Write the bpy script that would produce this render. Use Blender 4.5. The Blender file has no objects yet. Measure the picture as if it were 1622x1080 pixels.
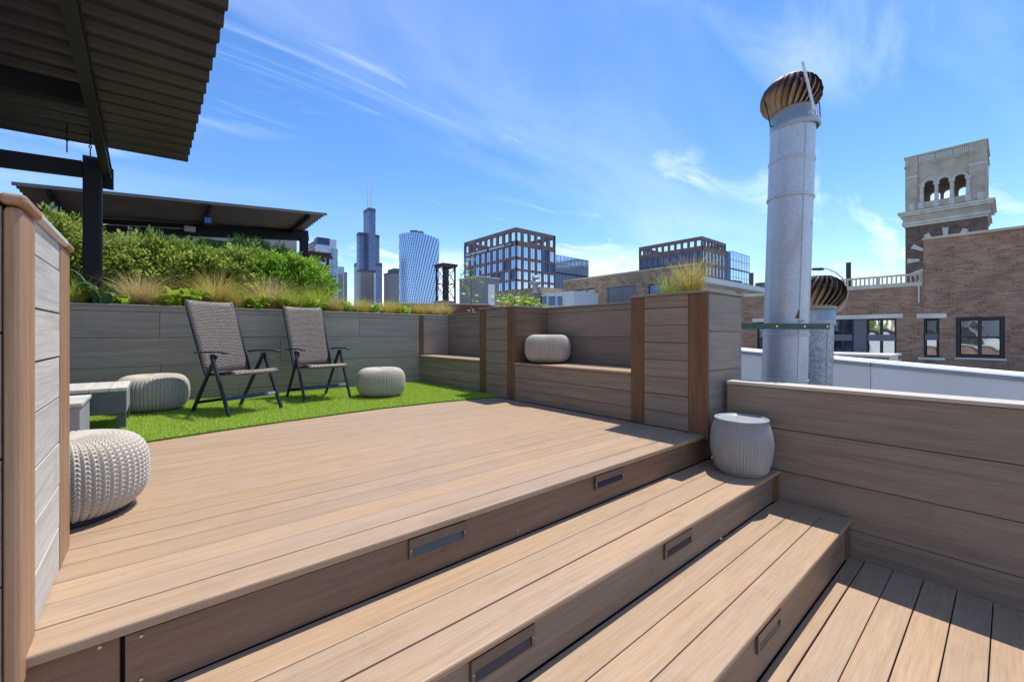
import bpy, bmesh, math, random
import numpy as np
from mathutils import Vector, Matrix
from mathutils.geometry import tessellate_polygon
random.seed(7)
R = math.radians
scene = bpy.context.scene
COL = scene.collection

# ------------------------------------------------------------------ camera
CAMZ = 0.75                     # eye height above the upper deck (deck top is z = 0)
FPX, CX, HY = 667.0, 811.0, 530.0
YAW = math.atan2(789, 667)      # view direction measured from +X towards +Y
FW = (math.cos(YAW), math.sin(YAW)); RT = (math.sin(YAW), -math.cos(YAW))
cam_d = bpy.data.cameras.new('camera'); cam = bpy.data.objects.new('camera', cam_d)
COL.objects.link(cam); scene.camera = cam
cam.location = (0, 0, CAMZ); cam.rotation_euler = (R(90), 0, YAW - R(90))
cam_d.sensor_width = 36; cam_d.lens = FPX / 1622 * 36
cam_d.shift_y = (HY - 540) / 1622
cam_d.clip_start = .02; cam_d.clip_end = 20000

# ------------------------------------------------------------------ sky and sun
TOSUN = Vector((1, .11, 2.55)).normalized()
world = bpy.data.worlds.new('World'); scene.world = world; world.use_nodes = True
wt = world.node_tree; wn = wt.nodes; wl = wt.links
for n in list(wn): wn.remove(n)
def N(t, typ, **k):
    n = t.nodes.new(typ)
    for a, b in k.items(): setattr(n, a, b)
    return n
def math_node(t, op, a, b=None, clamp=False):
    n = N(t, 'ShaderNodeMath', operation=op, use_clamp=clamp)
    for i, v in enumerate((a, b)):
        if v is None: continue
        if isinstance(v, (int, float)): n.inputs[i].default_value = v
        else: t.links.new(v, n.inputs[i])
    return n.outputs[0]
def ramp(t, fac, stops):
    n = N(t, 'ShaderNodeValToRGB'); cr = n.color_ramp
    while len(cr.elements) < len(stops): cr.elements.new(.5)
    for e, (p, c) in zip(cr.elements, stops):
        e.position = p; e.color = c if len(c) == 4 else (*c, 1)
    t.links.new(fac, n.inputs[0]); return n.outputs[0]
SKY_STRENGTH = .15
sky = N(wt, 'ShaderNodeTexSky', sky_type='NISHITA', sun_disc=False)
sky.sun_elevation = math.asin(TOSUN.z); sky.sun_rotation = math.atan2(TOSUN.x, TOSUN.y)
sky.air_density = 1.0; sky.dust_density = .05; sky.ozone_density = 2.2; sky.altitude = 200
tc = N(wt, 'ShaderNodeTexCoord')
sep = N(wt, 'ShaderNodeSeparateXYZ'); wl.new(tc.outputs['Generated'], sep.inputs[0])
zz = math_node(wt, 'ADD', math_node(wt, 'MAXIMUM', sep.outputs[2], 0.0), .16)
cx_ = math_node(wt, 'DIVIDE', sep.outputs[0], zz); cy_ = math_node(wt, 'DIVIDE', sep.outputs[1], zz)
comb = N(wt, 'ShaderNodeCombineXYZ'); wl.new(cx_, comb.inputs[0]); wl.new(cy_, comb.inputs[1])
mp = N(wt, 'ShaderNodeMapping'); mp.inputs['Rotation'].default_value = (0, 0, R(-24)); mp.inputs['Scale'].default_value = (.42, 1.15, 1)
mp.inputs['Location'].default_value = (7.1, .35, 0)
wl.new(comb.outputs[0], mp.inputs[0])
n1 = N(wt, 'ShaderNodeTexNoise'); n1.inputs['Scale'].default_value = 1.25; n1.inputs['Detail'].default_value = 9; n1.inputs['Roughness'].default_value = .55; n1.inputs['Distortion'].default_value = .55
wl.new(mp.outputs[0], n1.inputs[0])
n2 = N(wt, 'ShaderNodeTexNoise'); n2.inputs['Scale'].default_value = .55; n2.inputs['Detail'].default_value = 2
wl.new(mp.outputs[0], n2.inputs[0])
cir = ramp(wt, n1.outputs[0], [(.46, (0, 0, 0)), (.78, (1, 1, 1))])
big = ramp(wt, n2.outputs[0], [(.36, (.12, .12, .12)), (.62, (1, 1, 1))])
cirrus = math_node(wt, 'MULTIPLY', math_node(wt, 'MULTIPLY', cir, big), .32)
# low fair-weather puffs near the horizon
n3 = N(wt, 'ShaderNodeTexNoise'); n3.inputs['Scale'].default_value = 5.5; n3.inputs['Detail'].default_value = 6; n3.inputs['Roughness'].default_value = .5
mp3 = N(wt, 'ShaderNodeMapping'); mp3.inputs['Scale'].default_value = (1, 1, 1.5); mp3.inputs['Location'].default_value = (.4, .1, .2); wl.new(tc.outputs['Generated'], mp3.inputs[0]); wl.new(mp3.outputs[0], n3.inputs[0])
puff = ramp(wt, n3.outputs[0], [(.50, (0, 0, 0)), (.58, (1, 1, 1))])
band = ramp(wt, sep.outputs[2], [(.0, (.35, .35, .35)), (.09, (.9, .9, .9)), (.14, (.7, .7, .7)), (.21, (0, 0, 0))])
puffs = math_node(wt, 'MULTIPLY', math_node(wt, 'MULTIPLY', puff, band), .85)
mp4 = N(wt, 'ShaderNodeMapping'); mp4.inputs['Rotation'].default_value = (0, 0, R(-30)); mp4.inputs['Scale'].default_value = (.8, 2.0, 1); mp4.inputs['Location'].default_value = (8.2, 4.9, 0); wl.new(comb.outputs[0], mp4.inputs[0])
n4 = N(wt, 'ShaderNodeTexNoise'); n4.inputs['Scale'].default_value = 1.25; n4.inputs['Detail'].default_value = 11; n4.inputs['Roughness'].default_value = .58; n4.inputs['Distortion'].default_value = .9; wl.new(mp4.outputs[0], n4.inputs[0])
n5 = N(wt, 'ShaderNodeTexNoise'); n5.inputs['Scale'].default_value = .8; n5.inputs['Detail'].default_value = 1; wl.new(mp4.outputs[0], n5.inputs[0])
wisp = math_node(wt, 'MULTIPLY', math_node(wt, 'MULTIPLY', ramp(wt, n4.outputs[0], [(.50, (0, 0, 0)), (.70, (1, 1, 1))]), ramp(wt, n5.outputs[0], [(.44, (0, 0, 0)), (.60, (1, 1, 1))])), .62)
cloud = math_node(wt, 'MAXIMUM', math_node(wt, 'MAXIMUM', cirrus, wisp), puffs, True)
cloud = math_node(wt, 'MULTIPLY', cloud, math_node(wt, 'GREATER_THAN', sep.outputs[2], 0.0))
hsv = N(wt, 'ShaderNodeHueSaturation'); hsv.inputs['Saturation'].default_value = 1.25; hsv.inputs['Value'].default_value = .93; hsv.inputs['Hue'].default_value = .507
wl.new(sky.outputs[0], hsv.inputs['Color'])
mixc = N(wt, 'ShaderNodeMix', data_type='RGBA'); wl.new(cloud, mixc.inputs[0]); wl.new(hsv.outputs[0], mixc.inputs[6])
mixc.inputs[7].default_value = (6.6, 7.0, 7.6, 1)
bg = N(wt, 'ShaderNodeBackground'); bg.inputs[1].default_value = SKY_STRENGTH
wl.new(mixc.outputs[2], bg.inputs[0])
wo = N(wt, 'ShaderNodeOutputWorld'); wl.new(bg.outputs[0], wo.inputs[0])

sun_d = bpy.data.lights.new('sun', 'SUN'); sun_d.energy = 3.4; sun_d.angle = R(.53); sun_d.color = (1, .94, .84)
sun = bpy.data.objects.new('sun', sun_d); COL.objects.link(sun)
sun.rotation_euler = TOSUN.to_track_quat('Z', 'Y').to_euler(); sun.location = (20, 5, 40)

vs = scene.view_settings; vs.view_transform = 'Standard'; vs.look = 'None'; vs.exposure = .64; vs.gamma = 1; vs.use_curve_mapping = False
scene.render.engine = 'CYCLES'

# ------------------------------------------------------------------ helpers
def at(px, py, d):
    """surveyed point: bearing and height read off the photograph, d metres ahead of the tripod"""
    u, v = (px - CX) / FPX, (HY - py) / FPX
    return Vector(((FW[0] + u * RT[0]) * d, (FW[1] + u * RT[1]) * d, CAMZ + v * d))
def at_x(px, py, x):
    u = (px - CX) / FPX; return at(px, py, x / (FW[0] + u * RT[0]))
def at_y(px, py, y):
    u = (px - CX) / FPX; return at(px, py, y / (FW[1] + u * RT[1]))

WLOC = {}
def link(o, parent=None, loc=(0, 0, 0)):
    COL.objects.link(o); loc = Vector(loc)
    WLOC[o] = loc
    if parent is not None:
        o.parent = parent; o.location = loc - WLOC[parent]
    else: o.location = loc
    return o
def tag(o, label=None, cat=None, group=None, kind=None):
    if label: o['label'] = label
    if cat: o['category'] = cat
    if group: o['group'] = group
    if kind: o['kind'] = kind
    return o
def thing(name, loc=(0, 0, 0), label=None, cat=None, group=None):
    return tag(link(bpy.data.objects.new(name, None), None, loc), label, cat, group)
def structure(name, loc=(0, 0, 0)):
    return tag(link(bpy.data.objects.new(name, None), None, loc), kind='structure')
def move(o, loc, rz=0, scale=1):
    o.location = loc; o.rotation_euler = (0, 0, rz); o.scale = (scale,) * 3; return o
def copy_tree(o, parent=None):
    c = o.copy(); COL.objects.link(c)
    WLOC[c] = WLOC.get(o, Vector())
    if parent is not None: c.parent = parent
    for ch in list(o.children): copy_tree(ch, c)
    return c

class MB:
    def __init__(s): s.v = []; s.f = []
    def add(s, v, f):
        n = len(s.v); s.v += [tuple(p) for p in v]; s.f += [tuple(i + n for i in q) for q in f]; return s
    def box(s, x0, x1, y0, y1, z0, z1):
        v = [(x, y, z) for z in (z0, z1) for y in (y0, y1) for x in (x0, x1)]
        return s.add(v, [(0, 2, 3, 1), (4, 5, 7, 6), (0, 1, 5, 4), (2, 6, 7, 3), (0, 4, 6, 2), (1, 3, 7, 5)])
    def bar(s, p0, p1, w, h, up=(0, 0, 1)):
        p0, p1 = Vector(p0), Vector(p1); d = (p1 - p0).normalized(); up = Vector(up)
        a = d.cross(up)
        if a.length < 1e-4: a = d.cross(Vector((1, 0, 0)))
        a.normalize(); b = a.cross(d).normalized(); a = a * w / 2; b = b * h / 2
        v = [p + i * a + j * b for p in (p0, p1) for i, j in ((-1, -1), (1, -1), (1, 1), (-1, 1))]
        return s.add(v, [(3, 2, 1, 0), (4, 5, 6, 7), (0, 1, 5, 4), (1, 2, 6, 5), (2, 3, 7, 6), (3, 0, 4, 7)])
    def tube(s, p0, p1, r, n=10, r2=None, cap=True):
        p0, p1 = Vector(p0), Vector(p1); d = (p1 - p0).normalized(); r2 = r if r2 is None else r2
        a = d.orthogonal().normalized(); b = d.cross(a)
        v = [p + rr * (math.cos(t) * a + math.sin(t) * b) for p, rr in ((p0, r), (p1, r2)) for t in [2 * math.pi * i / n for i in range(n)]]
        f = [(i, (i + 1) % n, n + (i + 1) % n, n + i) for i in range(n)]
        if cap: f += [tuple(range(n - 1, -1, -1)), tuple(range(n, 2 * n))]
        return s.add(v, f)
    def path(s, pts, r, n=8):
        for a, b in zip(pts[:-1], pts[1:]): s.tube(a, b, r, n)
        return s
    def lathe(s, prof, n=48, c=(0, 0, 0)):
        m = len(prof)
        v = [(c[0] + r * math.cos(2 * math.pi * i / n), c[1] + r * math.sin(2 * math.pi * i / n), c[2] + z) for i in range(n) for r, z in prof]
        f = [(i * m + j, ((i + 1) % n) * m + j, ((i + 1) % n) * m + j + 1, i * m + j + 1) for i in range(n) for j in range(m - 1)]
        return s.add(v, f)
    def build(s, name, mat, parent=None, smooth=False, bevel=0, origin=None, seg=2):
        a = np.array(s.v); lo, hi = a.min(0), a.max(0)
        o0 = Vector(((lo[0] + hi[0]) / 2, (lo[1] + hi[1]) / 2, lo[2])) if origin is None else Vector(origin)
        me = bpy.data.meshes.new(name); me.from_pydata([tuple(Vector(p) - o0) for p in s.v], [], s.f); me.update()
        me.materials.append(mat)
        if smooth: me.polygons.foreach_set('use_smooth', [True] * len(me.polygons))
        o = link(bpy.data.objects.new(name, me), parent, o0)
        if bevel:
            b = o.modifiers.new('bevel', 'BEVEL'); b.width = bevel; b.segments = seg; b.limit_method = 'ANGLE'
        return o

_boards = {}
def board(name, x0, x1, y0, y1, z0, z1, kind, parent=None, bev=.003, axis=None, edges=None):
    """one plank; alike planks share their mesh. Grain runs along the longest side."""
    d = (x1 - x0, y1 - y0, z1 - z0); ax = axis if axis is not None else max(range(3), key=lambda i: d[i])
    key = (round(d[0], 4), round(d[1], 4), round(d[2], 4), kind, bev, ax, edges)
    if key not in _boards:
        bm = bmesh.new(); bmesh.ops.create_cube(bm, size=1)
        for v in bm.verts: v.co = (v.co.x * d[0], v.co.y * d[1], v.co.z * d[2])
        if bev:
            bmesh.ops.bevel(bm, geom=list(bm.edges), offset=min(bev, min(d) * .45), segments=2, affect='EDGES', profile=.5)
        me = bpy.data.meshes.new(name); bm.to_mesh(me); bm.free()
        me.materials.append(wood(kind, ax)); _boards[key] = me
    o = link(bpy.data.objects.new(name, _boards[key]), parent, ((x0 + x1) / 2, (y0 + y1) / 2, (z0 + z1) / 2))
    if name in ('cladding_board', 'deck_board', 'tread_board', 'seat_board'):      # boards never sit perfectly true
        e = [0, 0, 0]; e[ax] = R(random.gauss(0, .14 if name == 'cladding_board' else .08)); o.rotation_euler = e
        th = min(range(3), key=lambda i: d[i]); o.location[th] += random.uniform(-.0007, .0007)
        mid = [i for i in range(3) if i not in (ax, th)][0]; o.location[mid] += random.uniform(-.0006, .0006)
    return o

# ------------------------------------------------------------------ materials
def new_mat(name):
    m = bpy.data.materials.new(name); m.use_nodes = True; t = m.node_tree
    p = t.nodes['Principled BSDF']; return m, t, p
def plain(name, col, rough=.6, metal=0, var=.12, scale=6, bump=0, bscale=60, spec=.5, stretch=(1, 1, 1)):
    m, t, p = new_mat(name)
    tcn = N(t, 'ShaderNodeTexCoord'); mpn = N(t, 'ShaderNodeMapping'); mpn.inputs['Scale'].default_value = stretch
    t.links.new(tcn.outputs['Object'], mpn.inputs[0])
    nz = N(t, 'ShaderNodeTexNoise'); nz.inputs['Scale'].default_value = scale; nz.inputs['Detail'].default_value = 6
    t.links.new(mpn.outputs[0], nz.inputs[0])
    lo = tuple(c * (1 - var) for c in col); hi = tuple(min(1, c * (1 + var)) for c in col)
    t.links.new(ramp(t, nz.outputs[0], [(.3, lo), (.7, hi)]), p.inputs['Base Color'])
    p.inputs['Roughness'].default_value = rough; p.inputs['Metallic'].default_value = metal; p.inputs['Specular IOR Level'].default_value = spec
    if bump:
        nb = N(t, 'ShaderNodeTexNoise'); nb.inputs['Scale'].default_value = bscale; nb.inputs['Detail'].default_value = 4
        t.links.new(mpn.outputs[0], nb.inputs[0])
        b = N(t, 'ShaderNodeBump'); b.inputs['Strength'].default_value = bump; b.inputs['Distance'].default_value = .01
        t.links.new(nb.outputs[0], b.inputs['Height']); t.links.new(b.outputs[0], p.inputs['Normal'])
    return m

WOODS = {   # dark streak, body, light streak
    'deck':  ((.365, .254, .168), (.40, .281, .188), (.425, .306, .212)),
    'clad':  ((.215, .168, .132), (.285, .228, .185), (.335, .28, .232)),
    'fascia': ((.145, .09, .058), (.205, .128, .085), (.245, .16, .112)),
    'riser': ((.175, .13, .098), (.225, .172, .132), (.265, .21, .165)),  # clad darkened to stand in for weaker skylight on the lower risers
    'post':  ((.12, .066, .038), (.175, .10, .06), (.22, .132, .082)),
    'trim':  ((.29, .165, .092), (.37, .22, .128), (.42, .265, .165)),
    'cap':   ((.50, .45, .37), (.58, .53, .45), (.64, .59, .51)),
    'grey':  ((.335, .275, .225), (.405, .34, .285), (.46, .40, .34)),
    'pale':  ((.46, .44, .39), (.56, .54, .485), (.64, .615, .56)),
    'slate': ((.10, .10, .10), (.16, .16, .158), (.22, .22, .215)),
}
_wood = {}
def wood(kind, ax):
    if (kind, ax) in _wood: return _wood[kind, ax]
    m, t, p = new_mat('composite_' + kind); L = t.links.new
    tcn = N(t, 'ShaderNodeTexCoord'); oi = N(t, 'ShaderNodeObjectInfo')
    off = N(t, 'ShaderNodeVectorMath', operation='SCALE'); off.inputs[0].default_value = (37, 61, 83); L(oi.outputs['Random'], off.inputs['Scale'])
    add = N(t, 'ShaderNodeVectorMath', operation='ADD'); L(tcn.outputs['Object'], add.inputs[0]); L(off.outputs[0], add.inputs[1])
    def streak(along, across, sc, detail, dist=0.0, rough=.6):
        mpn = N(t, 'ShaderNodeMapping'); s = [across] * 3; s[ax] = along; mpn.inputs['Scale'].default_value = s
        L(add.outputs[0], mpn.inputs[0]); nz = N(t, 'ShaderNodeTexNoise'); nz.inputs['Scale'].default_value = sc
        nz.inputs['Detail'].default_value = detail; nz.inputs['Distortion'].default_value = dist; nz.inputs['Roughness'].default_value = rough
        L(mpn.outputs[0], nz.inputs[0]); return nz.outputs[0]
    a = streak(1.1, 26, 1.0, 7, .2, .68); b = streak(5.0, 120, 1.0, 5); c = streak(.5, 3.0, 1.0, 3); g = streak(30, 330, 1.0, 3)
    dk, bd, lt = WOODS[kind]
    ca = ramp(t, a, [(.30, dk), (.48, bd), (.70, lt)])
    cb = ramp(t, b, [(.25, (.80, .78, .76)), (.65, (1.1, 1.1, 1.1))])
    mx = N(t, 'ShaderNodeMix', data_type='RGBA', blend_type='MULTIPLY'); mx.inputs[0].default_value = .8; L(ca, mx.inputs[6]); L(cb, mx.inputs[7])
    cc = ramp(t, c, [(.3, (.92, .93, .955)), (.7, (1.06, 1.05, 1.03))])
    m2 = N(t, 'ShaderNodeMix', data_type='RGBA', blend_type='MULTIPLY'); m2.inputs[0].default_value = .9; L(mx.outputs[2], m2.inputs[6]); L(cc, m2.inputs[7])
    sn = N(t, 'ShaderNodeTexNoise'); sn.inputs['Scale'].default_value = 4.5; sn.inputs['Detail'].default_value = 9; sn.inputs['Roughness'].default_value = .7; L(add.outputs[0], sn.inputs[0])
    sk_ = N(t, 'ShaderNodeTexNoise'); sk_.inputs['Scale'].default_value = 55; sk_.inputs['Detail'].default_value = 3; L(add.outputs[0], sk_.inputs[0])
    dust = ramp(t, sn.outputs[0], [(.32, (.90, .89, .88)), (.45, (1, 1, 1)), (.62, (1, 1, 1)), (.76, (1.06, 1.06, 1.06))])
    speck = ramp(t, sk_.outputs[0], [(.24, (.84, .82, .80)), (.32, (1, 1, 1))])
    m3 = N(t, 'ShaderNodeMix', data_type='RGBA', blend_type='MULTIPLY'); m3.inputs[0].default_value = 1; L(m2.outputs[2], m3.inputs[6]); L(dust, m3.inputs[7])
    m2 = N(t, 'ShaderNodeMix', data_type='RGBA', blend_type='MULTIPLY'); m2.inputs[0].default_value = 1; L(m3.outputs[2], m2.inputs[6]); L(speck, m2.inputs[7])
    hs = N(t, 'ShaderNodeHueSaturation'); L(m2.outputs[2], hs.inputs['Color'])
    L(math_node(t, 'ADD', math_node(t, 'MULTIPLY', oi.outputs['Random'], .11), .945), hs.inputs['Value'])
    L(math_node(t, 'ADD', math_node(t, 'MULTIPLY', c, .5), .78), hs.inputs['Saturation'])
    L(hs.outputs[0], p.inputs['Base Color'])
    L(math_node(t, 'ADD', math_node(t, 'MULTIPLY', b, .3), .40), p.inputs['Roughness'])
    p.inputs['Specular IOR Level'].default_value = .35
    bp = N(t, 'ShaderNodeBump'); bp.inputs['Strength'].default_value = .22; bp.inputs['Distance'].default_value = .003
    L(math_node(t, 'ADD', b, math_node(t, 'MULTIPLY', g, .5)), bp.inputs['Height']); L(bp.outputs[0], p.inputs['Normal'])
    _wood[kind, ax] = m; return m

def leaf_mat(name, c0, c1, trans=.35, rough=.5, tip=None):
    m, t, p = new_mat(name); L = t.links.new
    ge = N(t, 'ShaderNodeNewGeometry')
    col = ramp(t, ge.outputs['Random Per Island'], [(.0, c0), (1., c1)] if tip is None else [(0, c0), (.6, c1), (1, tip)])
    L(col, p.inputs['Base Color']); p.inputs['Roughness'].default_value = rough; p.inputs['Specular IOR Level'].default_value = .3
    tr = N(t, 'ShaderNodeBsdfTranslucent'); L(col, tr.inputs[0])
    mx = N(t, 'ShaderNodeMixShader'); mx.inputs[0].default_value = trans; L(p.outputs[0], mx.inputs[1]); L(tr.outputs[0], mx.inputs[2])
    L(mx.outputs[0], t.nodes['Material Output'].inputs[0]); return m

def brick_mat(name, cols, mortar, bw=.205, bh=.067, mort=.010, ax='x'):
    """running-bond masonry; ax = the wall's normal axis. Runs off Object coordinates."""
    m, t, p = new_mat(name); L = t.links.new
    tcn = N(t, 'ShaderNodeTexCoord'); sp = N(t, 'ShaderNodeSeparateXYZ'); L(tcn.outputs['Object'], sp.inputs[0])
    cb = N(t, 'ShaderNodeCombineXYZ'); L(sp.outputs[1 if ax == 'x' else 0], cb.inputs[0]); L(sp.outputs[2], cb.inputs[1])
    br = N(t, 'ShaderNodeTexBrick'); br.inputs['Scale'].default_value = 1; br.inputs['Brick Width'].default_value = bw; br.inputs['Row Height'].default_value = bh
    br.inputs['Mortar Size'].default_value = mort; br.inputs['Mortar Smooth'].default_value = .2; br.inputs['Bias'].default_value = 0
    br.inputs['Color1'].default_value = (0, 0, 0, 1); br.inputs['Color2'].default_value = (1, 1, 1, 1); br.inputs['Mortar'].default_value = (.5, .5, .5, 1)
    L(cb.outputs[0], br.inputs[0])
    # per-brick random value from the brick's own cell
    row = math_node(t, 'FLOOR', math_node(t, 'DIVIDE', sp.outputs[2], bh))
    sx = math_node(t, 'ADD', math_node(t, 'DIVIDE', sp.outputs[1 if ax == 'x' else 0], bw), math_node(t, 'MULTIPLY', math_node(t, 'MODULO', row, 2), .5))
    cell = N(t, 'ShaderNodeCombineXYZ'); L(math_node(t, 'FLOOR', sx), cell.inputs[0]); L(row, cell.inputs[1])
    wn_ = N(t, 'ShaderNodeTexWhiteNoise'); L(cell.outputs[0], wn_.inputs[0])
    lg = N(t, 'ShaderNodeTexNoise'); lg.inputs['Scale'].default_value = .9; lg.inputs['Detail'].default_value = 5; L(tcn.outputs['Object'], lg.inputs[0])
    k = math_node(t, 'ADD', math_node(t, 'MULTIPLY', wn_.outputs[0], .72), math_node(t, 'MULTIPLY', math_node(t, 'SUBTRACT', lg.outputs[0], .36), 1.1))
    n = len(cols); col = ramp(t, k, [(i / (n - 1), c) for i, c in enumerate(cols)])
    mx = N(t, 'ShaderNodeMix', data_type='RGBA'); L(br.outputs['Fac'], mx.inputs[0]); L(col, mx.inputs[6]); mx.inputs[7].default_value = (*mortar, 1)
    st = N(t, 'ShaderNodeTexNoise'); st.inputs['Scale'].default_value = 2.2; st.inputs['Detail'].default_value = 8; L(tcn.outputs['Object'], st.inputs[0])
    sc = ramp(t, st.outputs[0], [(.3, (.72, .70, .68)), (.7, (1.15, 1.13, 1.1))])
    m2 = N(t, 'ShaderNodeMix', data_type='RGBA', blend_type='MULTIPLY'); m2.inputs[0].default_value = .8; L(mx.outputs[2], m2.inputs[6]); L(sc, m2.inputs[7])
    L(m2.outputs[2], p.inputs['Base Color']); p.inputs['Roughness'].default_value = .9
    bp = N(t, 'ShaderNodeBump'); bp.invert = True; bp.inputs['Strength'].default_value = .6; bp.inputs['Distance'].default_value = .012
    L(br.outputs['Fac'], bp.inputs['Height']); L(bp.outputs[0], p.inputs['Normal'])
    return m

def facade_mat(name, wall, glass, px, pz, fx, fz, rough=.25, metal=.3, wallrough=.6):
    """far curtain wall: window bays px x pz metres, glass filling fx, fz of each bay"""
    m, t, p = new_mat(name); L = t.links.new
    tcn = N(t, 'ShaderNodeTexCoord'); sp = N(t, 'ShaderNodeSeparateXYZ'); L(tcn.outputs['Object'], sp.inputs[0])
    s = math_node(t, 'ADD', sp.outputs[0], sp.outputs[1])
    ax_ = math_node(t, 'FRACT', math_node(t, 'ADD', math_node(t, 'DIVIDE', s, px), 200.0)); az = math_node(t, 'FRACT', math_node(t, 'ADD', math_node(t, 'DIVIDE', sp.outputs[2], pz), 200.0))
    g = math_node(t, 'MULTIPLY', math_node(t, 'LESS_THAN', ax_, fx), math_node(t, 'LESS_THAN', az, fz))
    cell = N(t, 'ShaderNodeCombineXYZ'); L(math_node(t, 'FLOOR', math_node(t, 'DIVIDE', s, px)), cell.inputs[0]); L(math_node(t, 'FLOOR', math_node(t, 'DIVIDE', sp.outputs[2], pz)), cell.inputs[1])
    wn_ = N(t, 'ShaderNodeTexWhiteNoise'); L(cell.outputs[0], wn_.inputs[0])
    gl = ramp(t, wn_.outputs[0], [(0, tuple(c * .7 for c in glass)), (1, tuple(min(1, c * 1.3) for c in glass))])
    mx = N(t, 'ShaderNodeMix', data_type='RGBA'); L(g, mx.inputs[0]); mx.inputs[6].default_value = (*wall, 1); L(gl, mx.inputs[7])
    L(mx.outputs[2], p.inputs['Base Color'])
    L(math_node(t, 'MULTIPLY', g, metal), p.inputs['Metallic'])
    L(math_node(t, 'ADD', math_node(t, 'MULTIPLY', g, rough - wallrough), wallrough), p.inputs['Roughness'])
    return m

M = {}
M['void'] = plain('dark_cavity', (.02, .018, .016), .9)
M['blacksteel'] = plain('black_painted_steel', (.010, .010, .014), .5, 0, .15, 3, .05, 40, .25)
M['roofsteel'] = plain('bronze_corrugated_steel', (.037, .037, .038), .34, .25, .2, 2.5, .05, 30)
M['taupesteel'] = plain('taupe_corrugated_steel', (.16, .14, .115), .5, .2, .15, 2.5)
M['frame'] = plain('chair_frame_paint', (.028, .032, .042), .38, .3, .15, 8)
M['strap'] = plain('blue_grey_webbing', (.03, .045, .10), .5)
M['label'] = plain('white_paper_label', (.55, .56, .58), .6)
M['knit_warm'] = plain('warm_grey_moulded_knit', (.50, .455, .39), .55, 0, .06, 12)
M['knit_cool'] = plain('pale_grey_moulded_knit', (.36, .37, .38), .5, 0, .06, 12)
M['tray'] = plain('smooth_grey_plastic', (.34, .37, .41), .38, 0, .04, 4)
M['rubber'] = plain('black_rubber', (.015, .015, .016), .6)
M['bronze'] = plain('bronze_step_light', (.14, .12, .108), .38, .55, .12, 20)
M['lens'] = plain('smoked_lens', (.045, .048, .062), .25, .2, .1, 20)
M['screw'] = plain('screw_steel', (.5, .48, .46), .3, .9)
M['soil'] = plain('dark_mulch', (.07, .045, .03), .95, 0, .5, 30, .8, 50)
M['membrane'] = plain('white_roof_membrane', (.86, .85, .81), .7, 0, .07, 1.6, .08, 9, stretch=(1, 1, .25))
M['flashing'] = plain('galvanised_flashing', (.42, .45, .50), .45, .35, .1, 5)
M['cap_beige'] = plain('beige_stone_coping', (.55, .50, .42), .85, 0, .15, 4, .2, 30)
M['roofgrey'] = plain('grey_flat_roof', (.28, .28, .28), .9, 0, .2, .8, .2, 20)
M['ground'] = plain('city_ground', (.11, .11, .11), .9, 0, .3, .02)
M['stone'] = plain('weathered_limestone', (.52, .455, .345), .9, 0, .22, .8, .3, 6)
M['stonewhite'] = plain('pale_terracotta', (.66, .62, .54), .8, 0, .18, 1.1, .2, 6)
M['brick_main'] = brick_mat('common_brick', [(.13, .08, .058), (.28, .14, .085), (.37, .19, .115), (.39, .235, .15), (.43, .295, .20)], (.32, .25, .19))
M['brick_main_y'] = brick_mat('common_brick_return', [(.13, .08, .058), (.28, .14, .085), (.37, .19, .115), (.39, .235, .15), (.43, .295, .20)], (.32, .25, .19), ax='y')
M['brick_tan'] = brick_mat('tan_brick', [(.13, .08, .05), (.30, .19, .115), (.40, .27, .17), (.46, .34, .23)], (.36, .31, .25), bw=.42, bh=.14, mort=.02)
M['brick_dark'] = brick_mat('dark_tower_brick', [(.08, .05, .042), (.15, .088, .07), (.21, .125, .095), (.26, .165, .12)], (.20, .155, .13), bw=.6, bh=.2, mort=.03)
M['brick_orange'] = brick_mat('orange_brick', [(.26, .09, .04), (.40, .16, .07), (.46, .21, .10)], (.4, .3, .22), bw=.4, bh=.14)
M['terracotta'] = plain('red_brown_office_cladding', (.225, .155, .145), .75, 0, .2, .3)
M['spandrel'] = plain('rusty_brick_spandrel', (.26, .155, .13), .8, 0, .2, .4)
M['winframe'] = plain('black_window_frame', (.018, .018, .022), .4)
M['whiteframe'] = plain('white_window_frame', (.72, .72, .70), .5)
M['blind'] = plain('roller_blind', (.45, .44, .42), .8)
M['siding'] = plain('grey_blue_metal_siding', (.17, .17, .20), .55, .1, .1, 8)
M['hvac'] = plain('dark_condenser_unit', (.05, .05, .052), .6)
M['greenpaint'] = plain('dark_green_painted_steel', (.02, .075, .05), .45, .1, .35, 9)
M['redroof'] = plain('oxblood_metal_roof', (.11, .025, .025), .5)
M['shed'] = plain('grey_stucco', (.22, .22, .23), .85, 0, .12, .5)
M['beigewall'] = plain('beige_stucco', (.48, .40, .33), .9, 0, .06, 1.0)
M['conduit'] = plain('grey_conduit', (.45, .46, .48), .4, .5)
def glass(name, col, metal=.85, rough=.06):
    m, t, p = new_mat(name); p.inputs['Base Color'].default_value = (*col, 1); p.inputs['Metallic'].default_value = metal; p.inputs['Roughness'].default_value = rough
    tcn = N(t, 'ShaderNodeTexCoord'); nz = N(t, 'ShaderNodeTexNoise'); nz.inputs['Scale'].default_value = 1.6; nz.inputs['Detail'].default_value = 1
    t.links.new(tcn.outputs['Object'], nz.inputs[0]); b = N(t, 'ShaderNodeBump'); b.inputs['Strength'].default_value = .06; b.inputs['Distance'].default_value = .1
    t.links.new(nz.outputs[0], b.inputs['Height']); t.links.new(b.outputs[0], p.inputs['Normal'])
    return m
M['glass_blue'] = glass('blue_office_glass', (.34, .50, .80), .9)
M['glass_dark'] = glass('dark_office_glass', (.06, .09, .17), .7)
M['glass_clear'] = glass('reflective_window_glass', (.60, .64, .66), .9, .03)
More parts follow.
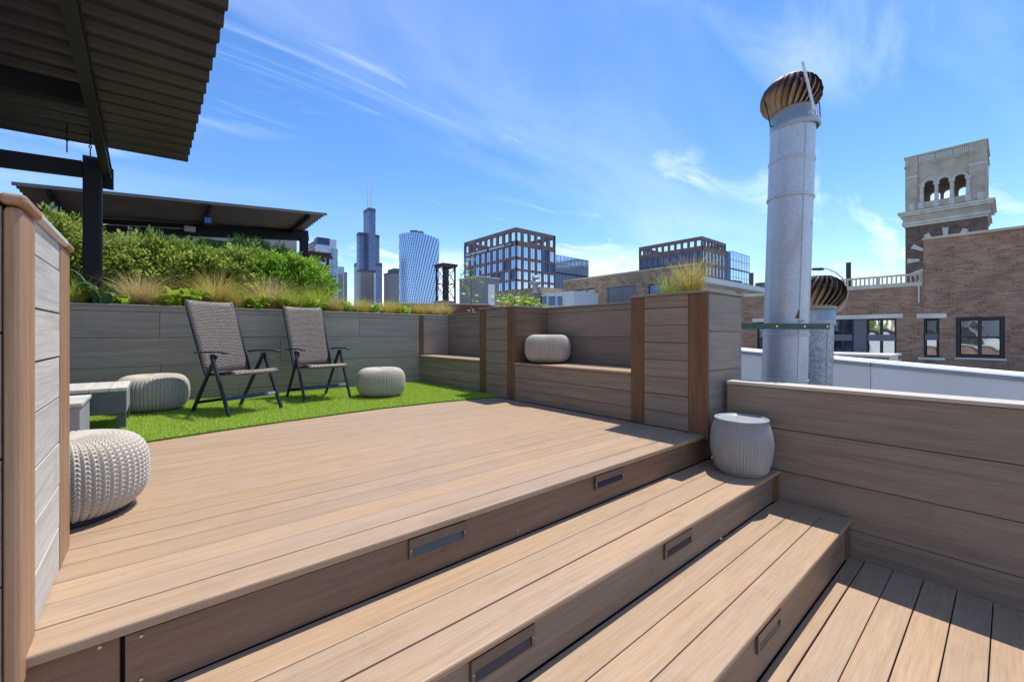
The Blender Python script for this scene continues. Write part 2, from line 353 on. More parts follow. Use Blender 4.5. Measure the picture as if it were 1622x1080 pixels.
M['glass_pale'] = glass('pale_annex_glass', (.62, .74, .82), .75, .1)

def galv(name, c0, c1, spangle=22):
    m, t, p = new_mat(name); L = t.links.new
    tcn = N(t, 'ShaderNodeTexCoord'); vo = N(t, 'ShaderNodeTexVoronoi'); vo.inputs['Scale'].default_value = spangle * 3; L(tcn.outputs['Object'], vo.inputs[0])
    nz = N(t, 'ShaderNodeTexNoise'); nz.inputs['Scale'].default_value = spangle; nz.inputs['Detail'].default_value = 5; L(tcn.outputs['Object'], nz.inputs[0])
    mp_ = N(t, 'ShaderNodeMapping'); mp_.inputs['Scale'].default_value = (5, 5, .7); L(tcn.outputs['Object'], mp_.inputs[0])
    ru = N(t, 'ShaderNodeTexNoise'); ru.inputs['Scale'].default_value = 1.3; ru.inputs['Detail'].default_value = 7; L(mp_.outputs[0], ru.inputs[0])
    sp = N(t, 'ShaderNodeSeparateColor'); L(vo.outputs['Color'], sp.inputs[0])
    k = math_node(t, 'ADD', math_node(t, 'MULTIPLY', sp.outputs[0], .45), math_node(t, 'MULTIPLY', nz.outputs[0], .6))
    base = ramp(t, k, [(.2, c0), (.8, c1)])
    rf = ramp(t, ru.outputs[0], [(.60, (0, 0, 0)), (.78, (1, 1, 1))])
    mx = N(t, 'ShaderNodeMix', data_type='RGBA'); L(math_node(t, 'MULTIPLY', rf, .55), mx.inputs[0]); L(base, mx.inputs[6]); mx.inputs[7].default_value = (.24, .17, .075, 1)
    L(mx.outputs[2], p.inputs['Base Color']); p.inputs['Metallic'].default_value = .35; p.inputs['Roughness'].default_value = .45
    return m
M['galv'] = galv('galvanised_duct', (.50, .52, .55), (.62, .64, .67))
M['galv_old'] = galv('weathered_galvanised_duct', (.20, .22, .23), (.55, .58, .60), 34)
def rust_vane(name, zlo, zhi):
    m, t, p = new_mat(name); L = t.links.new
    tcn = N(t, 'ShaderNodeTexCoord'); sp = N(t, 'ShaderNodeSeparateXYZ'); L(tcn.outputs['Object'], sp.inputs[0])
    oi = N(t, 'ShaderNodeObjectInfo')
    nz = N(t, 'ShaderNodeTexNoise'); nz.inputs['Scale'].default_value = 9; nz.inputs['Detail'].default_value = 5; L(tcn.outputs['Object'], nz.inputs[0])
    k = math_node(t, 'DIVIDE', math_node(t, 'SUBTRACT', sp.outputs[2], zlo), zhi - zlo)
    k = math_node(t, 'ADD', k, math_node(t, 'MULTIPLY', math_node(t, 'SUBTRACT', nz.outputs[0], .5), .5))
    k = math_node(t, 'ADD', k, math_node(t, 'MULTIPLY', math_node(t, 'SUBTRACT', oi.outputs['Random'], .5), .25))
    L(ramp(t, k, [(.05, (.44, .38, .28)), (.30, (.34, .21, .10)), (.55, (.12, .05, .03)), (.78, (.13, .065, .048)), (1.0, (.34, .29, .26))]), p.inputs['Base Color'])
    p.inputs['Metallic'].default_value = .3; p.inputs['Roughness'].default_value = .5
    return m
def weave_mat():
    m, t, p = new_mat('woven_brown_wicker'); L = t.links.new
    tcn = N(t, 'ShaderNodeTexCoord')
    br = N(t, 'ShaderNodeTexBrick'); br.inputs['Scale'].default_value = 1; br.inputs['Brick Width'].default_value = .042; br.inputs['Row Height'].default_value = .0165
    br.inputs['Mortar Size'].default_value = .0045; br.inputs['Mortar Smooth'].default_value = .5
    br.inputs['Color1'].default_value = (.31, .255, .205, 1); br.inputs['Color2'].default_value = (.23, .185, .145, 1); br.inputs['Mortar'].default_value = (.035, .025, .02, 1)
    L(tcn.outputs['UV'], br.inputs[0]); L(br.outputs['Color'], p.inputs['Base Color'])
    p.inputs['Roughness'].default_value = .42
    bp = N(t, 'ShaderNodeBump'); bp.invert = True; bp.inputs['Strength'].default_value = .9; bp.inputs['Distance'].default_value = .004
    L(br.outputs['Fac'], bp.inputs['Height']); L(bp.outputs[0], p.inputs['Normal']); return m
M['weave'] = weave_mat()
M['turf'] = leaf_mat('turf_blades', (.36, .52, .05), (.56, .72, .13), .42, .5)
M['turfbase'] = plain('turf_backing', (.10, .19, .02), .9, 0, .3, 40)
M['arbor'] = leaf_mat('arborvitae_leaf', (.09, .17, .02), (.50, .58, .13), .45, .42)
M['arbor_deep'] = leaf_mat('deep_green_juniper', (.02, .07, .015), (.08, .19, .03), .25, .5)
M['arbor_lime'] = leaf_mat('bright_green_juniper', (.12, .26, .025), (.38, .58, .08), .42, .45)
M['bark'] = plain('brown_bark', (.09, .06, .045), .95, 0, .4, 20, .5, 40)
M['grass_gold'] = leaf_mat('golden_grass', (.34, .36, .05), (.58, .46, .12), .4, .5, (.60, .46, .22))
M['grass_straw'] = leaf_mat('straw_grass', (.40, .33, .09), (.62, .50, .24), .4, .55, (.66, .56, .34))
M['grass_green'] = leaf_mat('lime_grass', (.26, .36, .04), (.52, .54, .10), .4, .5)
M['broad'] = leaf_mat('broad_leaf', (.18, .34, .03), (.48, .60, .07), .45, .4)
M['bluegreen'] = leaf_mat('blue_green_leaf', (.06, .16, .07), (.15, .28, .15), .3, .4)
M['stem'] = plain('green_brown_stem', (.16, .15, .06), .8)

# ------------------------------------------------------------------ ground and rooftops (setting)
g = MB().box(-9000, 9000, -9000, 9000, -22.2, -22).build('ground', M['ground']); tag(g, kind='structure')
g = MB().box(-7, 3.5, -7, 7.9, -1.1, -.86).build('roof', M['roofgrey']); tag(g, kind='structure')
g = MB().box(3.55, 20.99, -12, 26, -.75, -.55).build('neighbouring_roof', M['roofgrey']); tag(g, kind='structure')

S2, S3, SL = -.205, -.41, -.65          # tread levels below the upper deck
XW = 3.362                              # parapet face
XP, XB = 3.13, 3.67                     # planter bench face, niche back
YR = 5.95                               # rear planter face
PITCH, GAP, TH = .1300, .0034, .024

# upper deck
deck = structure('upper_deck', (1.5, 3, -.2))
MB().box(-2.5, XP + .014, 1.56, YR + .2, -.24, -.034).build('joists', M['void'], deck)
y = 1.478; i = 0
while y < 4.35:
    w = .122 if i == 0 else PITCH - GAP
    x0 = -.248 if y < 2.10 else -4.3
    board('deck_board', x0, XP - .003, y, y + w, -TH - (.005 if i == 0 else 0), 0, 'deck', deck, .006 if i == 0 else .003)
    y += w + GAP; i += 1
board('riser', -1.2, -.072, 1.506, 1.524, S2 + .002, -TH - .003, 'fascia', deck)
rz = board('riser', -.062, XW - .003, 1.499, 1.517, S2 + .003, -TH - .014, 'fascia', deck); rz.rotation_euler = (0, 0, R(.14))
MB().box(-1.2, XW, 1.527, 1.555, -.5, -TH - .002).build('backing', M['void'], deck)
for px_, pz_ in ((-.03, -.05), (-.03, -.165), (-.11, -.05), (1.3, -.17)):
    yy = 1.490 if px_ < 1 and px_ > -.05 else (1.505 if px_ < 0 else 1.496)
    MB().tube((px_, yy + .004, pz_), (px_, yy - .0012, pz_), .0042, 12).build('screw', M['screw'], deck)
# artificial turf
TE = [(-2.6, 3.75), (-.9, 3.80), (-.06, 3.87), (.30, 3.94), (.84, 4.015), (1.71, 4.095), (2.4, 4.06), (3.0, 3.97), (3.13, 3.94)]
def edge_y(x):
    for (a, b), (c, d) in zip(TE[:-1], TE[1:]):
        if a <= x <= c: return b + (d - b) * (x - a) / (c - a)
    return 4
vb = [(x, y_, .001) for x, y_ in TE] + [(XP - .004, YR - .002, .001), (-2.6, YR - .002, .001)]
nb = len(vb); vb += [(a, b, .013) for a, b, _ in vb]
mb = MB().add(vb, [tuple(range(nb - 1, -1, -1)), tuple(range(nb, 2 * nb))] + [(i, (i + 1) % nb, nb + (i + 1) % nb, nb + i) for i in range(nb)])
turf = tag(mb.build('artificial_turf', M['turfbase']), 'bright green artificial turf mat laid along the rear wall', 'turf', kind='stuff')
rng = np.random.default_rng(3)
nbl = 150000
bx = rng.uniform(-1.0, XP - .01, nbl); by = rng.uniform(3.75, YR - .005, nbl)
ey = np.interp(bx, [p[0] for p in TE], [p[1] for p in TE]); keep = by > ey - .004 * rng.random(nbl) * 3
bx, by = bx[keep], by[keep]; nbl = len(bx)
ang = rng.uniform(0, 2 * np.pi, nbl); hgt = rng.uniform(.016, .034, nbl); lean = rng.uniform(.2, 1.0, nbl) * hgt; wd = .0024
la = rng.normal(2.2, 1.3, nbl)
dx, dy = np.cos(ang) * wd, np.sin(ang) * wd
lx, ly = np.cos(la) * lean, np.sin(la) * lean
V = np.empty((nbl, 3, 3)); V[:, 0] = np.stack([bx - dx, by - dy, np.full(nbl, .012)], 1); V[:, 1] = np.stack([bx + dx, by + dy, np.full(nbl, .012)], 1)
V[:, 2] = np.stack([bx + lx, by + ly, .012 + hgt], 1)
def np_mesh(name, V, k, mat):
    """V: (n, k, 3) separate k-gons, fast"""
    n = len(V); me = bpy.data.meshes.new(name); me.vertices.add(n * k); me.vertices.foreach_set('co', V.reshape(-1).astype(np.float32))
    me.loops.add(n * k); me.loops.foreach_set('vertex_index', np.arange(n * k, dtype=np.int32))
    me.polygons.add(n); me.polygons.foreach_set('loop_start', np.arange(0, n * k, k, dtype=np.int32)); me.polygons.foreach_set('loop_total', np.full(n, k, np.int32))
    me.update(); me.validate(); me.materials.append(mat); return me
tb = tag(link(bpy.data.objects.new('turf_blades', np_mesh('turf_blades', V, 3, M['turf'])), turf, (0, 0, 0)), kind='stuff')

# steps
def step(name, y0, y1, z, xl, border):
    s = structure(name, (1.6, y0, z - .2))
    xr = XW - .004; bw = .125
    MB().box(xl, xr, y0 + .037, y1 + .029, z - .20, z - TH - .004).build('carriage', M['void'], s)
    n = 3; w = (y1 - y0 + .004) / n
    for k in range(n):
        a, b = y0 + k * w, y0 + (k + 1) * w - GAP
        if border:
            if k == 0:      # front board mitred into the end board
                v = [(xl, a, 0), (xr, a, 0), (xr - bw, b, 0), (xl, b, 0)]
                v = [(p[0], p[1], z - TH) for p in v] + [(p[0], p[1], z) for p in v]
                MB().add(v, [(3, 2, 1, 0), (4, 5, 6, 7), (0, 1, 5, 4), (1, 2, 6, 5), (2, 3, 7, 6), (3, 0, 4, 7)]).build('tread_board', wood('deck', 0), s, bevel=.006, seg=3)
            else: board('tread_board', xl, xr - bw - .003, a, b, z - TH, z, 'deck', s)
        else: board('tread_board', xl, xr, a, b, z - TH, z, 'deck', s, .008 if k == 0 else .003)
    if border:
        v = [(xr, y0 + .005, 0), (xr, y1 - .004, 0), (xr - bw + .001, y1 - .004, 0), (xr - bw + .001, y0 + w - GAP + .002, 0)]
        v = [(p[0], p[1], z - TH) for p in v] + [(p[0], p[1], z) for p in v]
        MB().add(v, [(3, 2, 1, 0), (4, 5, 6, 7), (0, 1, 5, 4), (1, 2, 6, 5), (2, 3, 7, 6), (3, 0, 4, 7)]).build('end_board', wood('deck', 1), s, bevel=.003)
    zb = S3 if z == S2 else SL
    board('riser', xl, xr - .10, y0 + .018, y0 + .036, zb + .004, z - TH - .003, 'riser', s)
    board('corner_trim', xr - .098, xr - .006, y0 + .010, y0 + .034, zb + .003, z - TH - .002, 'post', s)
    return s
step('middle_step', 1.043, 1.4955, S2, -1.4, False)
step('lower_step', .642, 1.0575, S3, -1.4, True)
low = structure('lower_deck', (2, 0, SL - .2))
MB().box(-1.5, XW - .03, -1.6, .66, SL - .21, SL - .06).build('joists', M['void'], low)
y = .578; 
board('deck_board', -.6, XW - .006, y + .006, .655, SL - TH, SL, 'deck', low)
for k in range(12):
    board('deck_board', -.6, XW - .006, y - .1262, y, SL - TH, SL, 'deck', low); y -= .1305

# step lights
def step_light(x, y, z, label):
    w, h = .262, .076
    t = thing('step_light', (x, y, z), label, 'step light', 'recessed step lights in the risers')
    m = MB(); m.box(x - w/2, x + w/2, y - .012, y, z + h - .036, z + h); m.box(x - w/2, x - w/2 + .014, y - .012, y, z, z + h - .036)
    m.box(x + w/2 - .014, x + w/2, y - .012, y, z, z + h - .036); m.box(x - w/2 + .014, x + w/2 - .014, y - .012, y, z, z + .006)
    m.build('frame', M['bronze'], t)
    a = MB(); ys = y - .0015
    a.add([(x - w/2 + .014, y - .011, z + .006), (x + w/2 - .014, y - .011, z + .006), (x + w/2 - .014, ys, z + h - .037), (x - w/2 + .014, ys, z + h - .037)], [(0, 1, 2, 3)])
    a.build('lens', M['lens'], t)
    m = MB(); m.tube((x - w/2 + .007, y - .0135, z + .032), (x - w/2 + .007, y - .011, z + .032), .003, 10); m.build('screw', M['screw'], t)
    m = MB(); m.tube((x + w/2 - .007, y - .0135, z + .032), (x + w/2 - .007, y - .011, z + .032), .003, 10); m.build('screw', M['screw'], t)
step_light(.872, 1.4965, -.112, 'bronze step light on the top riser, nearest the left partition')
step_light(1.995, 1.4965, -.112, 'bronze step light on the top riser, towards the stool')
step_light(.858, 1.0605, -.312, 'bronze step light on the middle riser at the bottom edge of the picture')
step_light(1.965, 1.0605, -.312, 'bronze step light on the middle riser, towards the stool')
step_light(1.965, .6595, -.527, 'bronze step light on the lowest riser above the lower deck')

# ------------------------------------------------------------------ clad walls
def rows(zs): return list(zip(zs[:-1], zs[1:]))
JT = .0035
# right parapet
par = thing('parapet_wall', (XW + .07, 0, SL), 'taupe plank parapet wall with pale cap beside the steps', 'wall')
MB().box(XW + .016, XW + .15, -1.8, 1.404, SL - .2, .366).build('core', M['void'], par)
for a, b in rows([SL - .03, -.484, -.205, .086, .370]):
    board('cladding_board', XW, XW + .0155, -1.8, 1.407, a + JT / 2, b - JT / 2, 'clad', par)
board('cap', XW - .012, XW + .18, -1.8, 1.409, .3725, .397, 'cap', par, .005)
# bench planter on the right
pb = thing('planter_bench', (3.4, 3.6, 0), 'brown plank planter wall with two bench niches along the deck', 'planter')
def col_boards(y0, y1, zs):
    for a, b in rows(zs): board('cladding_board', XP, XP + .016, y0 + .001, y1 - .001, a + JT / 2, b - JT / 2, 'clad', pb)
ZT = 1.062
zc = [0.003, .13, .269, .408, .547, .686, .825, .964, ZT]
MB().box(XP + .017, XB + .055, 1.452 + .014, 2.10, -.018, .99).build('core', M['void'], pb)
MB().box(XP + .017, XB + .055, 3.665, 4.325, -.5, .99).build('core', M['void'], pb)
MB().box(XP + .0185, XB + .055, 2.101, 3.664, -.5, .40).build('core', M['void'], pb)
MB().box(XP + .0185, XB + .055, 4.326, YR - .002, -.5, .40).build('core', M['void'], pb)
MB().box(XB + .017, XB + .055, 2.10, 3.665, .40, ZT - .003).build('core', M['void'], pb)
MB().box(XB + .017, XB + .055, 4.325, YR + .02, .40, ZT - .003).build('core', M['void'], pb)
col_boards(1.60, 1.985, zc); col_boards(3.79, 4.205, zc)
def post(y0, y1, z0=.002, name='corner_post'): board(name, XP - .004, XP + .022, y0, y1, z0, ZT, 'post', pb, .004)
post(1.447, 1.598, -.03); post(1.987, 2.112); post(3.655, 3.788); post(4.207, 4.335)
zn = [.003, .125, .264, .403]
for y0, y1 in ((2.113, 3.654), (4.336, YR - .004)):
    for a, b in rows(zn): board('cladding_board', XP + .002, XP + .018, y0, y1, a + JT / 2, b - JT / 2, 'clad', pb)
    board('seat_board', XP - .012, XP + .132, y0 + .001, y1 - .001, .406, .430, 'deck', pb, .004)
    for k in range(3):
        xa = XP + .136 + k * .1355; board('seat_board', xa, min(xa + .1315, XB - .002), y0 + .001, y1 - .001, .406, .430, 'deck', pb, .003)
    for a, b in rows([.432, .722, 1.005, ZT]): board('cladding_board', XB, XB + .016, y0 - .03, y1 + .03, a + JT / 2, b - JT / 2, 'clad', pb)
# cheeks of niches
for yq, s, xa in ((3.656, 1, XP + .024), (2.111, -1, XP + .024), (4.334, -1, XP + .024)):
    for a, b in rows([.432, .722, 1.005, ZT]):
        ya, yb_ = (yq, yq + .016) if s > 0 else (yq - .016, yq)
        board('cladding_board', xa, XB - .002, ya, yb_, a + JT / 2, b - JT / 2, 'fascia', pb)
# end face towards the stool
for a, b in rows([-.02, .180, .478, .775, ZT]): board('cladding_board', XP + .023, XB + .066, 1.4485, 1.4645, a + JT / 2, b - JT / 2, 'clad', pb)
# caps
def cap(x0, x1, y0, y1, kind='clad'): board('cap', x0, x1, y0, y1, ZT + .001, ZT + .021, kind, pb, .004)
cap(XP - .014, XP + .09, 1.434, 2.118); cap(XP + .092, XB + .08, 1.434, 1.52); cap(XP + .092, XB + .08, 2.03, 2.118); cap(XB - .01, XB + .08, 1.522, 2.028)
cap(XP - .014, XP + .09, 3.647, 4.341); cap(XP + .092, XB + .08, 3.647, 3.73); cap(XP + .092, XB + .08, 4.26, 4.341); cap(XB - .01, XB + .08, 3.732, 4.258)
cap(XB - .012, XB + .08, 2.120, 3.645); cap(XB - .012, XB + .08, 4.343, YR + .04)
MB().box(XP + .02, XB + .05, 1.47, 2.09, .97, 1.02).build('soil', M['soil'], pb)
MB().box(XP + .02, XB + .05, 3.67, 4.32, .97, 1.02).build('soil', M['soil'], pb)
# rear planter
rp = thing('rear_planter', (.5, YR + 1, 0), 'long grey plank planter wall behind the two chairs', 'planter')
MB().box(-2.7, 4.6, YR + .017, 8.6, -.02, .97).build('core', M['void'], rp)
MB().box(-2.7, 4.6, YR + .03, 8.55, .971, 1.0).build('soil', M['soil'], rp)
ZR = 1.046
for (a, b), jts in zip(rows([.003, .107, .412, .720, .992]), ([.75, 2.4], [.036, 1.9], [1.202], [.031, 2.2])):
    xs = [-2.7] + jts + [XB - .003]
    for x0, x1 in rows(xs): board('cladding_board', x0 + .0015, x1 - .0015, YR, YR + .016, a + JT / 2, b - JT / 2, 'grey' if x0 < 3 else 'clad', rp)
board('cladding_board', -2.7, XB - .003, YR, YR + .016, .994, ZR, 'grey', rp)
board('corner_post', XP + .003, XP + .075, YR - .014, YR - .001, .432, ZR, 'post', rp)
board('cap', -2.7, XB - .016, YR - .014, YR + .11, ZR + .001, ZR + .019, 'grey', rp, .004)
# left partition
lp = thing('partition_wall', (-.6, 1.9, 0), 'pale plank partition with tan corner posts at the left edge', 'wall')
XL = -.231
MB().box(-1.5, XL - .02, 1.462, 2.12, -.03, 1.03).build('core', M['void'], lp)
for a, b in rows([-.062, .188, .472, .753, 1.038]): board('cladding_board', -1.5, -.262, 1.447, 1.461, a + JT / 2, b - JT / 2, 'clad', lp)
board('corner_post', -.260, XL, 1.438, 1.585, -.055, 1.038, 'trim', lp, .012)
board('corner_post', XL - .03, XL - .001, 1.957, 2.14, .002, 1.038, 'trim', lp, .006)
for a, b in rows([.002, .14, .274, .408, .55, .68, .817, .953, 1.038]): board('cladding_board', XL - .02, XL - .004, 1.587, 1.955, a + .0028, b - .0028, 'pale', lp, .001)
board('cap', -1.5, -.264, 1.424, 1.55, 1.040, 1.062, 'trim', lp, .007)
board('cap', -.262, XL + .010, 1.424, 1.60, 1.040, 1.063, 'trim', lp, .007)
board('cap', -.33, XL + .009, 1.602, 2.02, 1.040, 1.062, 'pale', lp, .007)
board('cap', -.33, XL + .009, 2.022, 2.152, 1.040, 1.062, 'trim', lp, .007)

# ------------------------------------------------------------------ knitted poufs and stool
def knit(prof, ncol, nst, depth, name, mat, nz_top=0, sub=8):
    """lathe with braided columns: prof = list of (r, z) from bottom to top, nst stitches along it"""
    P = np.array(prof); seg = np.r_[0, np.cumsum(np.hypot(*np.diff(P, axis=0).T))]; Ltot = seg[-1]
    nu, nv = ncol * sub, nst * 7
    t = np.linspace(0, Ltot, nv + 1); r = np.interp(t, seg, P[:, 0]); z = np.interp(t, seg, P[:, 1])
    # smooth profile
    for _ in range(3):
        r[1:-1] = (r[:-2] + 2 * r[1:-1] + r[2:]) / 4; z[1:-1] = (z[:-2] + 2 * z[1:-1] + z[2:]) / 4
    tr, tz = np.gradient(r, t), np.gradient(z, t); nl = np.hypot(tr, tz); nr, nz_ = tz / nl, -tr / nl
    u = np.arange(nu) / sub
    c = (u % 1) - .5
    rib = np.sqrt(np.clip(1 - (2 * np.abs(c)) ** 2.4, 0, 1))                 # rounded column
    spine = 1 - .38 * np.exp(-(c / .055) ** 2)                               # groove along the braid
    ph = (t / Ltot * nst)[None, :] + (np.abs(c) * 1.9)[:, None]
    st = .42 + .58 * np.abs(np.sin(np.pi * ph)) ** .7
    hgt = depth * ((rib * spine)[:, None] * st - .5)
    hgt *= np.clip(r / P[:, 0].max() * 1.25 - .1, .12, 1)[None, :]
    a = (2 * np.pi * u / ncol)[:, None]
    X = np.stack([(r + nr * hgt) * np.cos(a), (r + nr * hgt) * np.sin(a), z[None, :] + nz_[None, :] * hgt], -1)
    m = nv + 1; idx = np.arange(nu * m).reshape(nu, m); nx = np.roll(idx, -1, 0)
    F = np.stack([idx[:, :-1], nx[:, :-1], nx[:, 1:], idx[:, 1:]], -1).reshape(-1, 4)
    me = bpy.data.meshes.new(name); me.vertices.add(nu * m); me.vertices.foreach_set('co', X.reshape(-1).astype(np.float32))
    me.loops.add(F.size); me.loops.foreach_set('vertex_index', F.reshape(-1).astype(np.int32)); me.polygons.add(len(F))
    me.polygons.foreach_set('loop_start', np.arange(0, F.size, 4, dtype=np.int32)); me.polygons.foreach_set('loop_total', np.full(len(F), 4, np.int32))
    me.polygons.foreach_set('use_smooth', np.ones(len(F), bool)); me.update(); me.validate(); me.materials.append(mat); return me
def sup(r, h, e=3.0, n=28, z0=.012, rb=.80, top=.03):
    """squashed cushion profile"""
    pts = [(r * rb * .55, z0)]
    for k in range(n + 1):
        th = -math.pi / 2 + math.pi * k / n
        cr = math.copysign(abs(math.cos(th)) ** (2 / e), 1); sz = math.copysign(abs(math.sin(th)) ** (2 / e), math.sin(th))
        rr = r * (rb * .6 + (1 - rb * .6) * cr) if th < 0 else r * (.50 + .50 * cr)
        pts.append((rr, z0 + (h - z0) * (sz + 1) / 2))
    pts += [(r * .35, h + .002), (r * .18, h - .004), (r * .04, h - .012)]
    return pts
pouf_me = knit(sup(.272, .335, 2.6), 56, 34, .018, 'knit_shell', M['knit_warm'], sub=10)
def pouf(loc, label, scale=1, rz=0):
    t = thing('pouf', (0, 0, 0), label, 'pouf', 'knitted round poufs')
    link(bpy.data.objects.new('knit_shell', pouf_me), t)
    MB().lathe([(0, .0), (.205, .0), (.212, .004), (.212, .018), (.0, .018)], 56).build('base', M['rubber'], t, True, origin=(0, 0, 0))
    return move(t, loc, rz, scale)
pouf((-.285, 2.53, .001), 'warm grey knitted pouf standing on the deck behind the left partition', .95, .05)
pouf((-.02, 5.36, .018), 'knitted pouf on the turf between the grey tables and the left chair', 1.02, .3)
pouf((2.05, 4.84, .018), 'knitted pouf on the turf to the right of the chairs', 1.0, .7)
pouf((3.405, 3.40, .4305), 'knitted pouf sitting up on the bench niche seat', .94, 1.1)
st = thing('drum_stool', (0, 0, 0), 'pale grey knitted drum side table with smooth round tray top', 'side table')
sp_ = [(.150, .0), (.158, .01)] + [(.158 + .052 * math.sin(math.pi * (.06 + .80 * k / 20)) ** .9 * 1.0 - .012 * (k / 20) ** 3, .01 + .385 * k / 20) for k in range(1, 21)] + [(.178, .40)]
link(bpy.data.objects.new('knit_shell', knit(sp_, 56, 30, .010, 'drum_shell', M['knit_cool'])), st)
MB().lathe([(0, .392), (.160, .392), (.169, .393), (.1735, .402), (.178, .404), (.183, .401), (.185, .394), (.181, .386), (.0, .384)], 72).build('tray', M['tray'], st, True, origin=(0, 0, 0))
MB().lathe([(0, 0), (.150, 0), (.160, .004), (.163, .014), (.158, .02), (0, .02)], 64).build('foot_ring', M['knit_cool'], st, True, origin=(0, 0, 0))
move(st, (3.125, 1.215, S2 + .001), .2, .93)

# ------------------------------------------------------------------ folding chairs
def uv_panel(pts, w0, w1, th, bulge=0.0, nu=10):
    """woven sling: pts = (y, z) centre line, width from w0 to w1"""
    n = len(pts); v = []; uv = []; s = 0
    nrm = []
    for k in range(n):
        a = Vector(pts[max(k - 1, 0)]); b = Vector(pts[min(k + 1, n - 1)]); d = (b - a).normalized(); nrm.append(Vector((-d.y, d.x)))
    L = [0]
    for k in range(1, n): L.append(L[-1] + (Vector(pts[k]) - Vector(pts[k - 1])).length)
    for side in (0, 1):
        for k in range(n):
            w = w0 + (w1 - w0) * L[k] / L[-1]
            for i in range(nu + 1):
                c = i / nu - .5
                q = Vector(pts[k]) + nrm[k] * (th * (side - .5)) - nrm[k] * bulge * (1 - (2 * c) ** 2)
                v.append((c * w, q.x, q.y)); uv.append((c * w + 5, L[k] + 5))
    m = nu + 1; f = []
    for k in range(n - 1):
        for i in range(nu):
            f.append((k * m + i, k * m + i + 1, (k + 1) * m + i + 1, (k + 1) * m + i))
            o = n * m; f.append((o + (k + 1) * m + i, o + (k + 1) * m + i + 1, o + k * m + i + 1, o + k * m + i))
    o = n * m
    for k in range(n - 1):
        f.append((k * m, (k + 1) * m, o + (k + 1) * m, o + k * m)); f.append((o + k * m + nu, o + (k + 1) * m + nu, (k + 1) * m + nu, k * m + nu))
    for i in range(nu):
        f.append((i + 1, i, o + i, o + i + 1)); e = (n - 1) * m; f.append((e + i, e + i + 1, o + e + i + 1, o + e + i))
    return v, f, uv
def panel_obj(name, data, parent):
    v, f, uv = data; me = bpy.data.meshes.new(name); me.from_pydata(v, [], f); ul = me.uv_layers.new(name='UVMap')
    for l in me.loops: ul.data[l.index].uv = uv[l.vertex_index]
    me.polygons.foreach_set('use_smooth', [True] * len(me.polygons)); me.materials.append(M['weave']); me.update()
    return link(bpy.data.objects.new(name, me), parent)
def chair(label):
    t = thing('folding_chair', (0, 0, 0), label, 'chair', 'woven folding recliner chairs on the turf')
    W = .262; O = (0, 0, 0)
    for s in (-1, 1):
        m = MB(); m.bar((s * W, -.30, 0), (s * W, -.022, .575), .022, .036, (0, 1, 0)); m.build('front_leg', M['frame'], t, bevel=.005, origin=O)
        m = MB(); m.bar((s * (W - .026), .33, 0), (s * (W - .026), -.055, .575), .022, .036, (0, 1, 0)); m.build('rear_leg', M['frame'], t, bevel=.005, origin=O)
        m = MB(); pts = [(-.26, .592), (-.20, .603), (-.05, .604), (.10, .598), (.22, .588)]
        for (a, b), (c, d) in zip(pts[:-1], pts[1:]): m.bar((s * (W + .002), a, b), (s * (W + .002), c, d), .05, .018)
        m.build('armrest', M['frame'], t, bevel=.007, origin=O)
        m = MB(); m.tube((s * (W - .004), -.03, .56), (s * (W - .03), -.03, .56), .012, 12); m.build('pivot', M['frame'], t, origin=O)
        m = MB(); m.bar((s * .222, .14, .375), (s * .232, .46, 1.10), .018, .03, (0, 1, 0)); m.bar((s * .222, .14, .375), (s * .222, -.25, .405), .018, .03); m.build('side_rail', M['frame'], t, bevel=.004, origin=O)
    m = MB(); m.bar((-W + .012, -.218, .165), (W - .012, -.218, .165), .014, .034, (0, .43, 1)); fb = m.build('foot_bar', M['strap'], t, bevel=.003, origin=O)
    m = MB(); m.box(W - .095, W - .02, -.2285, -.2265, .152, .18); m.build('label', M['label'], fb, origin=O)
    m = MB(); m.bar((-W + .036, .265, .10), (W - .036, .265, .10), .014, .03, (0, -.5, 1)); m.build('rear_bar', M['frame'], t, bevel=.003, origin=O)
    seat = [(.17, .392), (.08, .388), (-.05, .395), (-.16, .408), (-.235, .418), (-.275, .416), (-.295, .398), (-.29, .382)]
    panel_obj('seat', uv_panel(seat, .44, .445, .024, -.006), t)
    back = [(.155, .385), (.185, .46), (.235, .58), (.285, .70), (.335, .82), (.385, .94), (.435, 1.06), (.452, 1.10), (.464, 1.112), (.474, 1.10)]
    panel_obj('backrest', uv_panel(back, .415, .465, .022, .012), t)
    return t
move(chair('dark folding chair with woven brown back, nearer the grey tables'), (.60, 4.80, .018), R(25), .955)
c2 = copy_tree(bpy.data.objects['folding_chair']); c2['label'] = 'dark folding chair with woven brown back, nearer the corner niche'
move(c2, (1.42, 5.14, .018), R(7), .955)

# grey tables at the left
t = thing('grey_low_table', (0, 0, 0), 'grey slatted outdoor coffee table with legs on the turf', 'table')
bx0, bx1, by0, by1, zt = -1.45, -.175, 4.41, 5.0, .345
MB().box(bx0, bx1, by0, by0 + .03, .145, zt - .03).build('apron', M['shed'] if 0 else plain('grey_table_board', (.11, .115, .12), .6, 0, .15, 20), t, bevel=.004)
APR = bpy.data.materials['grey_table_board']
MB().box(bx1 - .03, bx1, by0 + .032, by1, .145, zt - .03).build('apron', M['cap_beige'] if 0 else plain('sunlit_grey_table_end', (.33, .33, .33), .7, 0, .1, 20), t, bevel=.004)  # end apron: table grey lightened to paint in the sun on this side
for k in range(12):
    a = bx1 + .008 - (k + 1) * .106; board('slat', a, a + .103, by0 - .012, by1 + .01, zt - .028, zt, 'pale', t, .003)
for xx, yy in ((bx1 - .055, by0 + .004), (bx1 - .055, by1 - .06), (bx0, by0 + .004)): MB().box(xx, xx + .052, yy + .028, yy + .08, .018, .145).build('leg', APR, t, bevel=.004)
